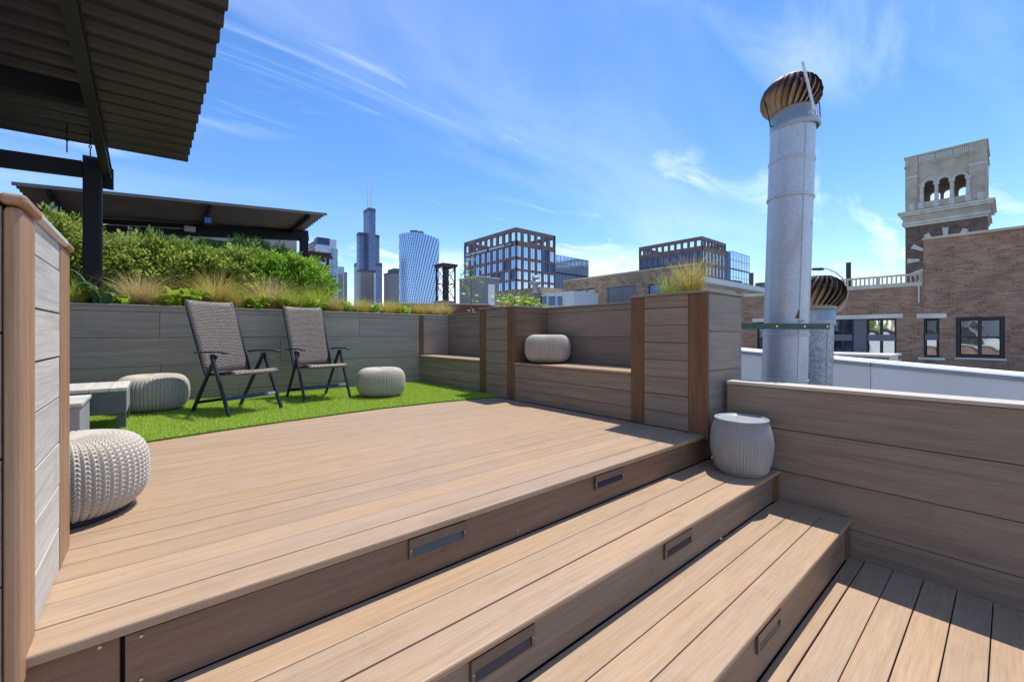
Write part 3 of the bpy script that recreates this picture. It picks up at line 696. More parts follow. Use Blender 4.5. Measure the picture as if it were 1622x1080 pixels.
t = thing('grey_side_bench', (0, 0, 0), 'pale grey block bench partly hidden behind the partition post', 'bench')
MB().box(-1.3, -.372, 3.86, 4.36, .018, .285).build('body', bpy.data.materials['sunlit_grey_table_end'], t, bevel=.005)
for k in range(5):
    a = 3.85 + k * .104; board('slat', -1.31, -.362, a, a + .101, .287, .311, 'pale', t, .003)

# unseen penthouse added for warm bounce light; also a fixing for the pergola
ph = thing('penthouse', (-7, 0, -.9), 'unseen cream stucco penthouse added left of the deck for bounce light and pergola support', 'building')
MB().box(-10, -4.45, -9, 6.4, -.9, 3.6).build('wall', plain('cream_stucco', (.62, .56, .47), .9, 0, .06, 1.0), ph)
MB().box(-10.05, -4.36, -9.05, 6.45, 3.602, 3.72).build('coping', M['cap_beige'], ph)
# ------------------------------------------------------------------ steel pergola over the deck
def corrugated(name, P0, A, B, la, lb, pitch, amp, mat, parent, th=.004):
    """sheet from corner P0 spanning la along A (ribs run this way) and lb along B"""
    P0, A, B = Vector(P0), Vector(A).normalized(), Vector(B).normalized(); up = A.cross(B).normalized()
    if up.z < 0: up = -up
    prof = []; n = int(lb / pitch)
    for k in range(n):
        for f, h in ((0, 0), (.12, .35), (.28, 1), (.55, 1), (.71, .35), (.83, 0)): prof.append((k * pitch + f * pitch, h * amp))
    prof.append((n * pitch, 0)); m = len(prof); v = []
    for dz in (0, th):
        for a in (0, la): v += [P0 + A * a + B * b + up * (h + dz) for b, h in prof]
    f = []
    for j in range(m - 1):
        f += [(j, j + 1, m + j + 1, m + j), (2 * m + j, 3 * m + j, 3 * m + j + 1, 2 * m + j + 1), (j, 2 * m + j, 2 * m + j + 1, j + 1), (m + j, m + j + 1, 3 * m + j + 1, 3 * m + j)]
    f += [(0, m, 3 * m, 2 * m), (m - 1, 3 * m - 1, 4 * m - 1, 2 * m - 1)]
    return MB().add(v, f).build(name, mat, parent)
pg = thing('pergola', (-.51, 6.3, 1.0), 'black steel pergola with corrugated roof over the left of the deck', 'pergola')
A = Vector((1, .04, .0507)); B = Vector((-.0423, 1, -.1215))
R1 = Vector((.276, 6.10, 2.71))
corrugated('roof_sheet', R1 - A * 4.6 - B * 5.4, A, B, 4.6 * A.length, 5.4 * B.length, .18, .050, M['roofsteel'], pg)
m = MB(); m.box(-.584, -.441, 6.22, 6.38, 1.0, 2.62); m.box(-.572, -.453, 6.212, 6.22, 1.0, 2.60); m.build('post', M['blacksteel'], pg, bevel=.006)
m = MB(); m.bar((-3.4, 6.3, 2.31), (-.586, 6.3, 2.487), .10, .155); m.build('beam', M['blacksteel'], pg, bevel=.004)
m = MB()
p0, p1 = Vector((-.41, 6.44, 2.446)), Vector((-.41, 1.2, 3.075))
m.bar(p0 + Vector((0, 0, .012)), p1 + Vector((0, 0, .012)), .075, .018); m.bar(p0 + Vector((.005, 0, .078)), p1 + Vector((.005, 0, .078)), .022, .118); m.bar(p0 + Vector((0, 0, .143)), p1 + Vector((0, 0, .143)), .075, .016)
m.build('rafter', M['roofsteel'], pg, bevel=.003)
m = MB(); m.box(-.455, -.36, 6.40, 6.47, 2.36, 2.58); m.build('bracket', M['blacksteel'], pg, bevel=.004)
m = MB(); m.bar((-3.4, 5.0, 2.60), (-.452, 5.0, 2.735), .09, .155); m.build('beam', M['blacksteel'], pg, bevel=.004)
m = MB(); m.bar((-3.4, 3.45, 2.76), (-.452, 3.5, 2.875), .04, .04); m.build('purlin', M['roofsteel'], pg)
for hx, hy in ((-.62, 5.55), (-.475, 5.62)):
    m = MB(); ztop = 2.60
    m.path([(hx, hy, ztop + .08), (hx, hy, ztop - .06), (hx + .012, hy, ztop - .075), (hx, hy, ztop - .09), (hx - .012, hy, ztop - .075), (hx, hy, ztop - .06)], .0045, 8)
    m.tube((hx, hy, ztop - .09), (hx, hy, ztop - .19), .005, 8); m.build('hook', M['blacksteel'], pg)

# neighbour's pergola behind the hedge
ng = thing('neighbour_pergola', (.5, 10.4, 1.0), 'long dark corrugated canopy of the next terrace behind the hedge', 'pergola')
An = Vector((1, 0, .082)); Bn = Vector((0, 1, -.012))
corrugated('roof_sheet', Vector((-1.52, 9.0, 2.84)), An, Bn, 4.16 * An.length, 1.95, .19, .035, M['taupesteel'], ng)
m = MB(); m.bar((-1.54, 8.99, 2.856), (2.66, 8.99, 3.198), .012, .05); m.build('edge_trim', M['taupesteel'], ng)
m = MB(); m.bar((-1.60, 10.62, 2.63), (2.72, 10.62, 3.06), .12, .23); m.build('beam', M['blacksteel'], ng, bevel=.005)
for px_ in (-1.45, 2.62):
    m = MB(); m.box(px_ - .08, px_ + .08, 10.5, 10.66, .6, 2.62 if px_ < 0 else 2.96); m.build('post', M['blacksteel'], ng, bevel=.005)
for xr_, z_ in ((-1.2, 2.80), (.72, 2.965), (2.35, 3.09)):
    m = MB(); m.bar((xr_, 9.1, z_ + .03), (xr_, 10.9, z_ + .0), .05, .07); m.build('rafter', M['blacksteel'], ng)
m = MB(); za = lambda x: 2.70 + (x + 1.0) * .093
pts = [(-1.30, 10.50, 2.53), (-1.22, 10.50, 2.62), (-1.08, 10.50, za(-1.08)), (0.42, 10.50, za(.42))]; m.path(pts, .012, 8); m.build('conduit', M['conduit'], ng)
m = MB(); m.box(.42, .60, 10.44, 10.54, za(.42) - .05, za(.6) + .045); m.build('junction_box', M['conduit'], ng, bevel=.006)
def floodlight(loc, label):
    t = thing('floodlight', loc, label, 'lamp', 'floodlights under the neighbouring canopy')
    x, y, z = loc
    MB().box(x - .06, x + .06, y - .05, y + .05, z, z + .12).build('housing', M['blacksteel'], t, bevel=.01)
    MB().box(x - .052, x + .052, y - .054, y - .0505, z + .01, z + .11).build('lens', M['glass_dark'], t)
    MB().tube((x, y, z + .12), (x, y, z + .20), .012, 8).build('bracket', M['blacksteel'], t)
floodlight((-1.2, 9.45, 2.60), 'small black floodlight under the left end of the far canopy')
floodlight((.72, 9.45, 2.765), 'small black floodlight under the middle of the far canopy')
nh = thing('terrace_house', (.2, 12.4, -2), 'beige stucco wall with dark louvred window under the far canopy', 'building')
MB().box(-4, 2.8, 12, 13, -2, 3.35).build('wall', M['beigewall'], nh)
wv = MB().box(-.1, 1.75, 11.95, 11.998, 2.55, 2.95).build('window', M['winframe'], nh)
for k in range(4): MB().box(-.06, 1.71, 11.93, 11.948, 2.58 + k * .09, 2.62 + k * .09).build('louvre', plain('louvre_%d' % k, (.13, .11, .08), .6) if k == 0 else bpy.data.materials['louvre_0'], wv)

# ------------------------------------------------------------------ planting
def spray_shrub(name, loc, rx, ry, h, n, mat, label, spray=.13, seed=0, lean=.5, group='evergreen shrubs in the rear planter'):
    r_ = np.random.default_rng(seed)
    t = thing(name, loc, label, 'shrub', group)
    k = 6                                # leaflets per spray
    th = r_.uniform(0, 2 * np.pi, n); zz_ = r_.beta(1.25, 1.25, n); dep = 1 - .55 * r_.random(n) ** 2.0
    prof_ = np.sqrt(np.clip(1 - ((zz_ - .42) / .60) ** 2, .02, 1))
    lump = 1 + .10 * r_.standard_normal(n) + .16 * np.sin(3 * th + seed) * np.cos(5 * zz_ + seed) + .12 * np.sin(7 * th + 9 * zz_ + seed * 2)
    cx = np.cos(th) * rx * prof_ * lump * dep; cy = np.sin(th) * ry * prof_ * lump * dep; cz = .05 + zz_ * h * (.9 + .1 * lump)
    out = np.stack([np.cos(th) * .75, np.sin(th) * .75, np.full(n, lean)], 1) + r_.normal(0, .42, (n, 3)); out /= np.linalg.norm(out, axis=1)[:, None]
    side = np.cross(out, r_.normal(0, 1, (n, 3))); side /= np.linalg.norm(side, axis=1)[:, None]
    L = spray * r_.uniform(.45, 1.55, n)
    C = np.stack([cx, cy, cz], 1)
    Vs = []
    for q in range(k):
        f = q / (k - 1); s = (-1) ** q
        a0 = C + out * (L * f * .62)[:, None]
        dirv = out * .8 + side * (s * (.85 - .5 * f)); ln = L * (.46 - .16 * f)
        wv_ = np.cross(dirv, np.cross(out, side)); wv_ /= np.linalg.norm(wv_, axis=1)[:, None]; wl_ = wv_ * (L * .062)[:, None]
        tip = a0 + dirv * ln[:, None]; mid = a0 + dirv * (ln * .5)[:, None]
        Vs.append(np.stack([a0, mid + wl_, tip, mid - wl_], 1))
    V = np.concatenate(Vs)
    o = link(bpy.data.objects.new('crown', np_mesh('crown', V, 4, mat)), t, loc)
    m = MB()
    for q in range(5):
        a = 2 * math.pi * q / 5 + seed; m.tube((0, 0, 0), (math.cos(a) * rx * .45, math.sin(a) * ry * .45, h * .7), .016, 6, .004)
    tr = m.build('trunk', M['bark'], t, origin=(0, 0, 0)); tr.location = (0, 0, 0)
    return t
ZS = 1.0
words = ['first', 'second', 'third', 'fourth', 'fifth', 'sixth', 'seventh', 'eighth', 'ninth', 'tenth', 'eleventh', 'twelfth', 'thirteenth', 'fourteenth', 'fifteenth', 'sixteenth']
front = [(-.84, 7.15, 1.0), (-.42, 7.2, .82), (.06, 7.2, .90), (.55, 7.15, .80), (.98, 7.2, .86), (1.36, 7.15, .82), (1.68, 7.1, .82)]
for i, (x, y, h) in enumerate(front):
    lime = i >= 5
    spray_shrub('evergreen_shrub', (x, y, ZS), .36, .38, h, 1700, M['arbor_lime'] if lime else M['arbor'],
                ('bright green rounded evergreen, %s from the right end of the hedge' % ('first' if i == 6 else 'second')) if lime else 'feathery arborvitae shrub, %s from the left in the hedge row' % words[i], .195, i + 1)
back = [(-.1, 8.05, 1.12), (.55, 8.1, 1.10), (1.15, 8.05, 1.22), (1.55, 8.1, 1.16), (1.85, 8.0, .95)]
for i, (x, y, h) in enumerate(back):
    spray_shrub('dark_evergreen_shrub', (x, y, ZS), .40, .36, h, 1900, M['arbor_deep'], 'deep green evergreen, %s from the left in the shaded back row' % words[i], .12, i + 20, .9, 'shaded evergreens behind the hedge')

def grass(loc, h, n, spread, mat, label, seed, droop=.6, group='ornamental grass tufts', rb=.07, wid=.0022):
    r_ = np.random.default_rng(seed); t = thing('grass_tuft', loc, label, 'grass tuft', group)
    a = r_.uniform(0, 2 * np.pi, n); L = h * r_.uniform(.5, 1.1, n); ld = spread * r_.random(n) ** .7
    b0 = np.stack([np.cos(a) * rb * r_.random(n), np.sin(a) * rb * r_.random(n), np.zeros(n)], 1)
    az = a + r_.normal(0, .6, n); dv = np.stack([np.cos(az), np.sin(az)], 1)
    side = np.stack([-dv[:, 1], dv[:, 0], np.zeros(n)], 1) * wid
    K = 5; quads = []
    def pt(s):
        hz = ld * s ** 1.7 * L
        z = L * (s - droop * .5 * ld * s ** 3)
        return b0 + np.stack([dv[:, 0] * hz, dv[:, 1] * hz, z], 1)
    verts = np.concatenate([np.stack([pt(s) - side * (1 - s * .85), pt(s) + side * (1 - s * .85)], 1) for s in np.linspace(0, 1, K + 1)], 1)   # n, 2(K+1), 3
    me = bpy.data.meshes.new('blades'); nv = 2 * (K + 1); me.vertices.add(n * nv); me.vertices.foreach_set('co', verts.reshape(-1).astype(np.float32))
    base = (np.arange(n) * nv)[:, None, None]; q = np.array([[2 * j, 2 * j + 1, 2 * j + 3, 2 * j + 2] for j in range(K)])[None]
    F = (base + q).reshape(-1, 4); me.loops.add(F.size); me.loops.foreach_set('vertex_index', F.reshape(-1).astype(np.int32)); me.polygons.add(len(F))
    me.polygons.foreach_set('loop_start', np.arange(0, F.size, 4, dtype=np.int32)); me.polygons.foreach_set('loop_total', np.full(len(F), 4, np.int32)); me.update(); me.validate()
    me.materials.append(mat); o = link(bpy.data.objects.new('blades', me), t, loc); return t
def leafy(loc, n, L, w, mat, label, seed, rise=.7, group='broad-leaved plants in the rear planter', name='leafy_plant', cat='plant'):
    r_ = random.Random(seed); t = thing(name, loc, label, cat, group); x0, y0, z0 = loc
    for k in range(n):
        a = r_.uniform(0, 2 * math.pi); l = L * r_.uniform(.6, 1.15); ww = w * r_.uniform(.7, 1.2); up = rise * r_.uniform(.5, 1.3)
        d = Vector((math.cos(a), math.sin(a), 0)); sd = Vector((-d.y, d.x, 0)); m = MB(); v = []; K = 6
        b = Vector((r_.uniform(-.05, .05), r_.uniform(-.05, .05), r_.uniform(0, .08)))
        for j in range(K + 1):
            s = j / K; c = b + d * (l * s * .9) + Vector((0, 0, l * (up * s - .75 * up * s * s)))
            wd = ww * (math.sin(math.pi * min(1, s * .93 + .05)) ** .8); fold = Vector((0, 0, wd * .35))
            wav = Vector((0, 0, .1 * wd * math.sin(j * 2.3 + k)))
            v += [c - sd * wd + fold + wav, c, c + sd * wd + fold - wav]
        f = []
        for j in range(K): f += [(3*j, 3*j+1, 3*j+4, 3*j+3), (3*j+1, 3*j+2, 3*j+5, 3*j+4)]
        m.add([Vector(loc) + p for p in v], f); m.build('leaf', mat, t, True, origin=loc)
    return t
YG = 6.16
gx = [(-.66, .30, 'grass_green', 0), (-.14, .36, 'grass_straw', 1), (.02, .26, 'grass_straw', 0), (.56, .42, 'grass_gold', 1), (.76, .32, 'grass_gold', 0), (1.14, .42, 'grass_straw', 1), (1.42, .34, 'grass_green', 0), (1.74, .36, 'grass_green', 1),
      (1.98, .27, 'grass_gold', 0), (2.30, .27, 'grass_gold', 0), (2.72, .27, 'grass_gold', 0), (2.95, .25, 'grass_green', 1), (3.28, .27, 'grass_gold', 0), (3.56, .25, 'grass_straw', 0), (3.82, .26, 'grass_gold', 1)]
for i, (x, h, mt, back_) in enumerate(gx):
    grass((x, YG + .13 * back_ + .03 * (i % 3), ZS), h * (1.42 if back_ else 1.2), 800 if h > .3 else 700, 1.1 if back_ else .95, M[mt], '%s ornamental grass, %s tuft from the left along the rear wall' % ({'grass_gold': 'golden', 'grass_straw': 'straw coloured', 'grass_green': 'lime green'}[mt], words[i]), 50 + i, .7, wid=.0027, rb=.10)
grass((3.42, 1.72, 1.02), .42, 420, .85, M['grass_gold'], 'golden grass tuft growing from the tall end planter', 91, .5)
grass((3.40, 1.90, 1.02), .30, 260, .8, M['grass_green'], 'short lime grass clump beside the golden tuft in the end planter', 92, .5)
lf = [(-.44, 'bluegreen', 10, .30, .050, 2.4), (-.26, 'broad', 10, .17, .035, 1.8), (.17, 'broad', 20, .25, .045, 2.2), (.36, 'broad', 18, .22, .040, 2.4), (.96, 'broad', 20, .24, .036, 2.0), (1.30, 'broad', 16, .20, .030, 2.4), (1.66, 'broad', 18, .24, .030, 2.2), (2.14, 'broad', 20, .20, .034, 2.0), (2.48, 'broad', 16, .17, .028, 2.0), (3.02, 'broad', 16, .17, .026, 2.0)]
for i, (x, mt, n, L, w, rise) in enumerate(lf):
    leafy((x, YG - .04 + .02 * (i % 2), ZS + .01), n, L, w, M[mt], '%s plant, %s of the leafy clumps from the left in the rear planter' % ('blue green broad-leaved' if mt == 'bluegreen' else 'bright green leafy', words[i]), 200 + i, rise)
# self-seeded sapling and bushy weed in the corner
def sapling(loc, h, nb, label, seed, bush=False):
    r_ = random.Random(seed); t = thing('sapling', loc, label, 'sapling'); b0 = Vector(loc)
    m = MB(); tips = []
    if not bush:
        p = b0.copy(); 
        for k in range(6): q = p + Vector((r_.uniform(-.015, .015), r_.uniform(-.015, .015), h / 6)); m.tube(p, q, .009 - k * .001, 6, .008 - k * .001); p = q; tips.append(p.copy())
        for k in range(nb):
            s = tips[r_.randrange(1, 6)]; a = r_.uniform(0, 6.28); e = s + Vector((math.cos(a) * r_.uniform(.08, .26), math.sin(a) * r_.uniform(.08, .2), r_.uniform(.0, .16))); m.tube(s, e, .004, 5, .002); tips.append(e)
    else:
        for k in range(nb):
            a = r_.uniform(0, 6.28); q = b0 + Vector((math.cos(a) * .09, math.sin(a) * .09, h * r_.uniform(.35, .6))); e = q + Vector((math.cos(a) * r_.uniform(.05, .2), math.sin(a) * .12, h * r_.uniform(.15, .4))); m.tube(b0, q, .005, 5, .004); m.tube(q, e, .004, 5, .002); tips += [q, e, (q + e) / 2]
    m.build('stem', M['stem'], t)
    V = []
    for s in tips:
        for k in range(9):
            d = Vector((r_.gauss(0, 1), r_.gauss(0, 1), r_.gauss(.1, .7))).normalized(); sd = d.orthogonal().normalized(); l = r_.uniform(.045, .10); c = s + d * .02
            V.append([c, c + d * l * .45 + sd * l * .2, c + d * l, c + d * l * .45 - sd * l * .2])
    o = link(bpy.data.objects.new('leaves', np_mesh('leaves', np.array([[tuple(p) for p in q] for q in V]) - np.array(loc), 4, M['broad'])), t, loc); return t
sapling((4.40, 6.35, ZS), 1.12, 15, 'thin sapling with sparse yellow green leaves near the niche corner', 5)
sapling((3.46, 4.05, 1.02), .26, 9, 'low bushy weed growing on the planter column between the niches', 8, True)
sapling((3.50, 3.86, 1.02), .20, 7, 'small leafy weed at the edge of the planter column', 9, True)
grass((3.40, 4.18, 1.02), .22, 200, .9, M['grass_straw'], 'wispy straw grass on the planter column between the niches', 96, .6)

# ------------------------------------------------------------------ vent stacks
def turbine(root, c, R0, z0, h, nv, mat):
    """globe of curved vanes on top of a stack"""
    prof = [(.60, 0), (.80, .12), (.95, .28), (1.0, .45), (.97, .62), (.86, .80), (.66, .94), (.50, 1.0)]
    v = []; f = []
    for j, (r, z) in enumerate(prof):
        s = j / (len(prof) - 1); a0 = .75 * s; dw = 2 * math.pi / nv * .74
        v += [(r * R0 * math.cos(a0), r * R0 * math.sin(a0), z * h), ((r * R0 - .010) * math.cos(a0 + dw * .55), (r * R0 - .010) * math.sin(a0 + dw * .55), z * h), ((r * R0 - .040) * math.cos(a0 + dw), (r * R0 - .040) * math.sin(a0 + dw), z * h)]
    for j in range(len(prof) - 1): f += [(3*j, 3*j+1, 3*j+4, 3*j+3), (3*j+1, 3*j+2, 3*j+5, 3*j+4)]
    me = bpy.data.meshes.new('vane'); me.from_pydata(v, [], f); me.materials.append(mat); me.polygons.foreach_set('use_smooth', [True] * len(f)); me.update()
    for k in range(nv):
        o = link(bpy.data.objects.new('vane', me), root, Vector(c) + Vector((0, 0, z0))); o.rotation_euler = (0, 0, 2 * math.pi * k / nv)
    MB().lathe([(0, h * .99), (R0 * .52, h * .985), (R0 * .5, h * 1.01), (0, h * 1.05)], 32, (c[0], c[1], c[2] + z0)).build('crown_plate', mat, root, True)
    MB().lathe([(R0 * .60, -.01), (R0 * .66, -.01), (R0 * .66, .03), (R0 * .60, .03)], 40, (c[0], c[1], c[2] + z0)).build('vane_ring', mat, root, True)
    MB().lathe([(0, .02), (R0 * .5, .02), (R0 * .8, h * .4), (R0 * .5, h * .9), (0, h * .9)], 24, (c[0], c[1], c[2] + z0)).build('inner_dark', M['void'], root, True)
TILT = Matrix.Identity(4)
def stack(loc, r, zt, seams, label, mat, R0, hh, nv, tilt=0, rod=True):
    t = thing('vent_stack', (0, 0, 0), label, 'vent pipe', 'galvanised vent stacks with turbine heads')
    zs = [0] + seams + [zt]
    for k, (a, b) in enumerate(zip(zs[:-1], zs[1:])):
        rr = r * (1 + .012 * (k % 2)); MB().lathe([(rr, a), (rr, b)], 56).build('duct_section', mat, t, True, origin=(0, 0, 0))
        if k: MB().lathe([(rr + .001, a - .014), (rr + .009, a - .012), (rr + .009, a + .008), (rr + .001, a + .012)], 56).build('seam_band', mat, t, True, origin=(0, 0, 0))
    MB().lathe([(r * 1.02, zt - .09), (r * 1.11, zt - .085), (r * 1.11, zt - .04), (r * 1.09, zt - .038), (r * 1.06, zt + .07), (r * 1.0, zt + .075)], 56).build('collar', M['flashing'], t, True, origin=(0, 0, 0))
    MB().box(-.002, .002, -r * 1.0 - .006, -r * .98, 0, zt - .1).build('lap_seam', mat, t)
    turbine(t, (0, 0, 0), R0, zt + .085, hh, nv, rust_vane('rusty_vane_' + str(nv), 0, hh))
    if rod:
        m = MB(); m.bar((.0, -R0 * 1.04, zt - .03), (-.045, -R0 * 1.04, zt + .09 + hh * .98), .024, .008, (0, 1, 0)); m.bar((.0, -R0 * 1.04, zt - .02), (.0, -r * 1.08, zt - .02), .02, .02); m.build('strut', M['whiteframe'], t)
        for s in (-1, 1):
            m = MB(); m.path([(s * r * 1.1, 0, zt - .02), (s * r * 1.3, -.02, zt - .02), (s * R0 * .98, -.02, zt + .16), (s * R0 * 1.0, 0, zt + .26)], .005, 6); m.build('wire_brace', M['blacksteel'], t)
    else:
        m = MB(); pts = [(r * 1.1, -.02, zt + .02)]
        for k in range(9):
            a = -.9 + k * (math.pi / 2 + .9) / 8; pts.append((R0 * 1.22 * math.cos(a), -.02, zt + .085 + hh * .5 + hh * .78 * math.sin(a)))
        pts.append((-R0 * .1, -.02, zt + .085 + hh * 1.26)); m.path(pts, .006, 6); m.build('wire_brace', M['conduit'], t)
        m = MB(); m.box(-.07, .03, -.04, .0, zt + .085 + hh * 1.20, zt + .085 + hh * 1.27); m.build('clamp', M['hvac'], t)
    head = [o for o in t.children if o.name.split('.')[0] in ('vane', 'crown_plate', 'vane_ring', 'inner_dark', 'collar', 'strut', 'wire_brace')]
    piv = Matrix.Translation((0, 0, zt - .03)); tm = piv @ Matrix.Translation((-.0022 * tilt, 0, 0)) @ Matrix.Rotation(R(tilt), 4, 'Y') @ Matrix.Rotation(R(tilt * .5), 4, 'X') @ piv.inverted()
    for o in head: o.matrix_basis = tm @ Matrix.LocRotScale(o.location, o.rotation_euler, o.scale)
    t.rotation_euler = (0, 0, YAW - R(90)); t.location = loc
    return t
pb_ = at(1242, 600, 4.1)
st1 = stack((pb_.x, pb_.y, -.55), .188, 3.36, [.87, 1.30, 2.62, 2.97], 'tall galvanised vent stack with rusty turbine head', M['galv'], .262, .345, 26, -7)
st1.rotation_euler = Matrix.Rotation(YAW - R(90), 4, 'Z').to_euler()
st1.rotation_euler = (Matrix.Rotation(YAW - R(90), 4, 'Z') @ Matrix.Rotation(R(1.95), 4, 'Y')).to_euler()
st1.location = at(1242, 600, 4.1) + Vector((RT[0], RT[1], 0)) * (-.87 * math.tan(R(1.95))); st1.location.z = -.55
RUST = plain('rust_stain', (.22, .075, .03), .85, 0, .4, 60); DRIP = plain('dried_sealant', (.42, .38, .28), .8, 0, .2, 40)
def patch(pts, mat, name):
    v = []
    for s_, z_ in pts: th_ = -math.pi / 2 + s_ / .19; v.append((.1935 * math.cos(th_), .1935 * math.sin(th_), z_))
    me = bpy.data.meshes.new(name); me.from_pydata(v, [], [tuple(range(len(v)))]); me.materials.append(mat); me.update()
    o = bpy.data.objects.new(name, me); COL.objects.link(o); o.parent = st1
patch([(-.035, 1.455), (-.005, 1.45), (.0, 1.485), (-.012, 1.54), (-.018, 1.50), (-.03, 1.475)], RUST, 'rust_patch')
patch([(-.02, 1.43), (.0, 1.418), (.03, 1.418), (.06, 1.432), (.03, 1.436), (0, 1.436)], DRIP, 'sealant_smear')
patch([(.06, 1.345), (.075, 1.34), (.085, 1.33), (.07, 1.352)], RUST, 'rust_patch')
patch([(.10, 2.33), (.108, 2.33), (.108, 2.36), (.10, 2.355)], RUST, 'rust_patch')
p2 = at(1290, 600, 4.42)
st2 = stack((p2.x, p2.y, -.55), .142, 1.49, [1.05], 'short weathered vent stack with rusty turbine head behind the tall one', M['galv_old'], .245, .33, 26, rod=False)
st2.rotation_euler = (Matrix.Rotation(YAW - R(90), 4, 'Z') @ Matrix.Rotation(R(1.2), 4, 'Y')).to_euler()
# flat brace bar
q0 = at(1166, 517, 3.70); q1 = at(1314, 521, 3.86); q0.z = q1.z = .825
bb = tag(MB().bar(q0, q1, .006, .052).build('brace_bar', M['greenpaint']), 'dark green flat bar strapped across the two vent stacks', 'brace bar')
for s in (.42, .72, .97):
    c = q0.lerp(q1, s); nrm = Vector((-FW[0], -FW[1], 0)); MB().tube(c + nrm * .003, c + nrm * .009, .010, 10).build('bolt', M['screw'], bb)

# white membrane parapet and copings beyond the pipes
wp = thing('membrane_parapet', (6.2, 0, -.5), 'white membrane roof parapet with grey metal coping behind the vents', 'wall')
ya, za_, yb, zb_ = 6.0, .775, -7, -.115
def sl(y): return za_ + (zb_ - za_) * (y - ya) / (yb - ya)
def prism(y0, y1, x0, x1, dz0, dz1): return MB().add([(x, y, z) for y in (y0, y1) for x, z in ((x0, (-.56 if dz0 is None else sl(y) + dz0)), (x1, (-.56 if dz0 is None else sl(y) + dz0)), (x1, sl(y) + dz1), (x0, sl(y) + dz1))], [(0, 1, 2, 3), (7, 6, 5, 4), (0, 4, 5, 1), (1, 5, 6, 2), (2, 6, 7, 3), (3, 7, 4, 0)])
for y0, y1 in ((-7, -.4), (-.394, 1.02), (1.026, 2.6), (2.606, 6)):
    prism(y0, y1, 6.2, 6.42, None, -.05).build('membrane_sheet', M['membrane'], wp); prism(y0 + .001, y1 - .001, 6.185, 6.45, -.049, 0).build('coping', M['flashing'], wp, bevel=.004)
prism(-7, 6, 6.452, 6.9, None, .002).build('coping_back', M['membrane'], wp)
gb = thing('grey_plank_box', (7.5, 1.3, -.55), 'weathered grey plank box planter beyond the white parapet', 'planter')
a_, b_ = at_x(1310, 560, 7.3), at_x(1408, 560, 7.3)
for y0, y1 in ((b_.y, (a_.y + b_.y) / 2), ((a_.y + b_.y) / 2 + .01, a_.y + .5)):
    board('cladding_board', 7.3, 7.33, y0, y1, .1, .455, 'slate', gb)
board('end_board', 7.332, 8.0, b_.y, b_.y + .03, .1, .455, 'pale', gb); board('lid', 7.28, 8.05, b_.y - .03, a_.y + .5, .457, .485, 'pale', gb)
bw = thing('beige_coping_wall', (9, 0, -.55), 'low wall with sunlit beige stone coping in front of the brick building', 'wall')
MB().box(8.9, 9.2, -8, 3.4, -.56, .055).build('wall', M['brick_main'], bw); MB().box(8.86, 9.26, -8, 3.4, .056, .13).build('coping', M['cap_beige'], bw, bevel=.01)

# ------------------------------------------------------------------ brick building across the alley
XBK = 21.0
bk = thing('brick_building', (XBK + 3, 2, -22), 'brown common brick building with black framed windows beyond the parapet', 'building')
yc = at_x(1463, 400, XBK).y
def wall_x(name, x0, x1, y0, y1, z0, z1, holes, mat, parent):
    """wall slab whose face is x = x0, with rectangular window holes (ya, yb, za, zb)"""
    ys = sorted({y0, y1, *[h[0] for h in holes], *[h[1] for h in holes]}); m = MB()
    for a, b in zip(ys[:-1], ys[1:]):
        hs = sorted([h for h in holes if h[0] <= a + 1e-6 and h[1] >= b - 1e-6], key=lambda h: h[2]); z = z0
        for h in hs: m.box(x0, x1, a, b, z, h[2]); z = h[3]
        m.box(x0, x1, a, b, z, z1)
    bm_ = m.build(name, mat, parent); return bm_
def win_rect(pl, pr, pt_, pb2, X=XBK):
    a, b = at_x(pl, (pt_ + pb2) / 2, X), at_x(pr, (pt_ + pb2) / 2, X); t_ = at_x((pl + pr) / 2, pt_, X).z; l_ = at_x((pl + pr) / 2, pb2, X).z
    return (min(a.y, b.y), max(a.y, b.y), l_, t_)
W1 = win_rect(1514, 1592, 502, 567); W2 = win_rect(1463, 1488, 504, 566); W3 = win_rect(1319, 1420, 505, 567); W4 = win_rect(1199, 1214, 510, 560)
wall_x('wall', XBK, XBK + .5, -9, yc, -22, 4.12, [W1, W2], M['brick_main'], bk)
wall_x('wall', XBK + .003, XBK + .5, yc, 12, -22, 2.50, [W3, W4], M['brick_main'], bk)
MB().box(XBK + .5, XBK + 9, -9, 12, -22, 2.30).build('block', M['hvac'], bk)
MB().box(XBK + .4, XBK + 9, -9, yc, 2.301, 4.0).build('block', M['brick_main_y'], bk)
MB().box(XBK - .05, XBK + .6, -9, yc + .03, 4.122, 4.21).build('coping', M['stone'], bk, bevel=.01)
MB().box(XBK - .05, XBK + .6, yc + .035, 12, 2.503, 2.62).build('coping', M['cap_beige'], bk, bevel=.01)
MB().tube((XBK - .04, yc + .12, 1.9), (XBK - .04, yc + .12, 2.7), .03, 8).build('downpipe', M['conduit'], bk)
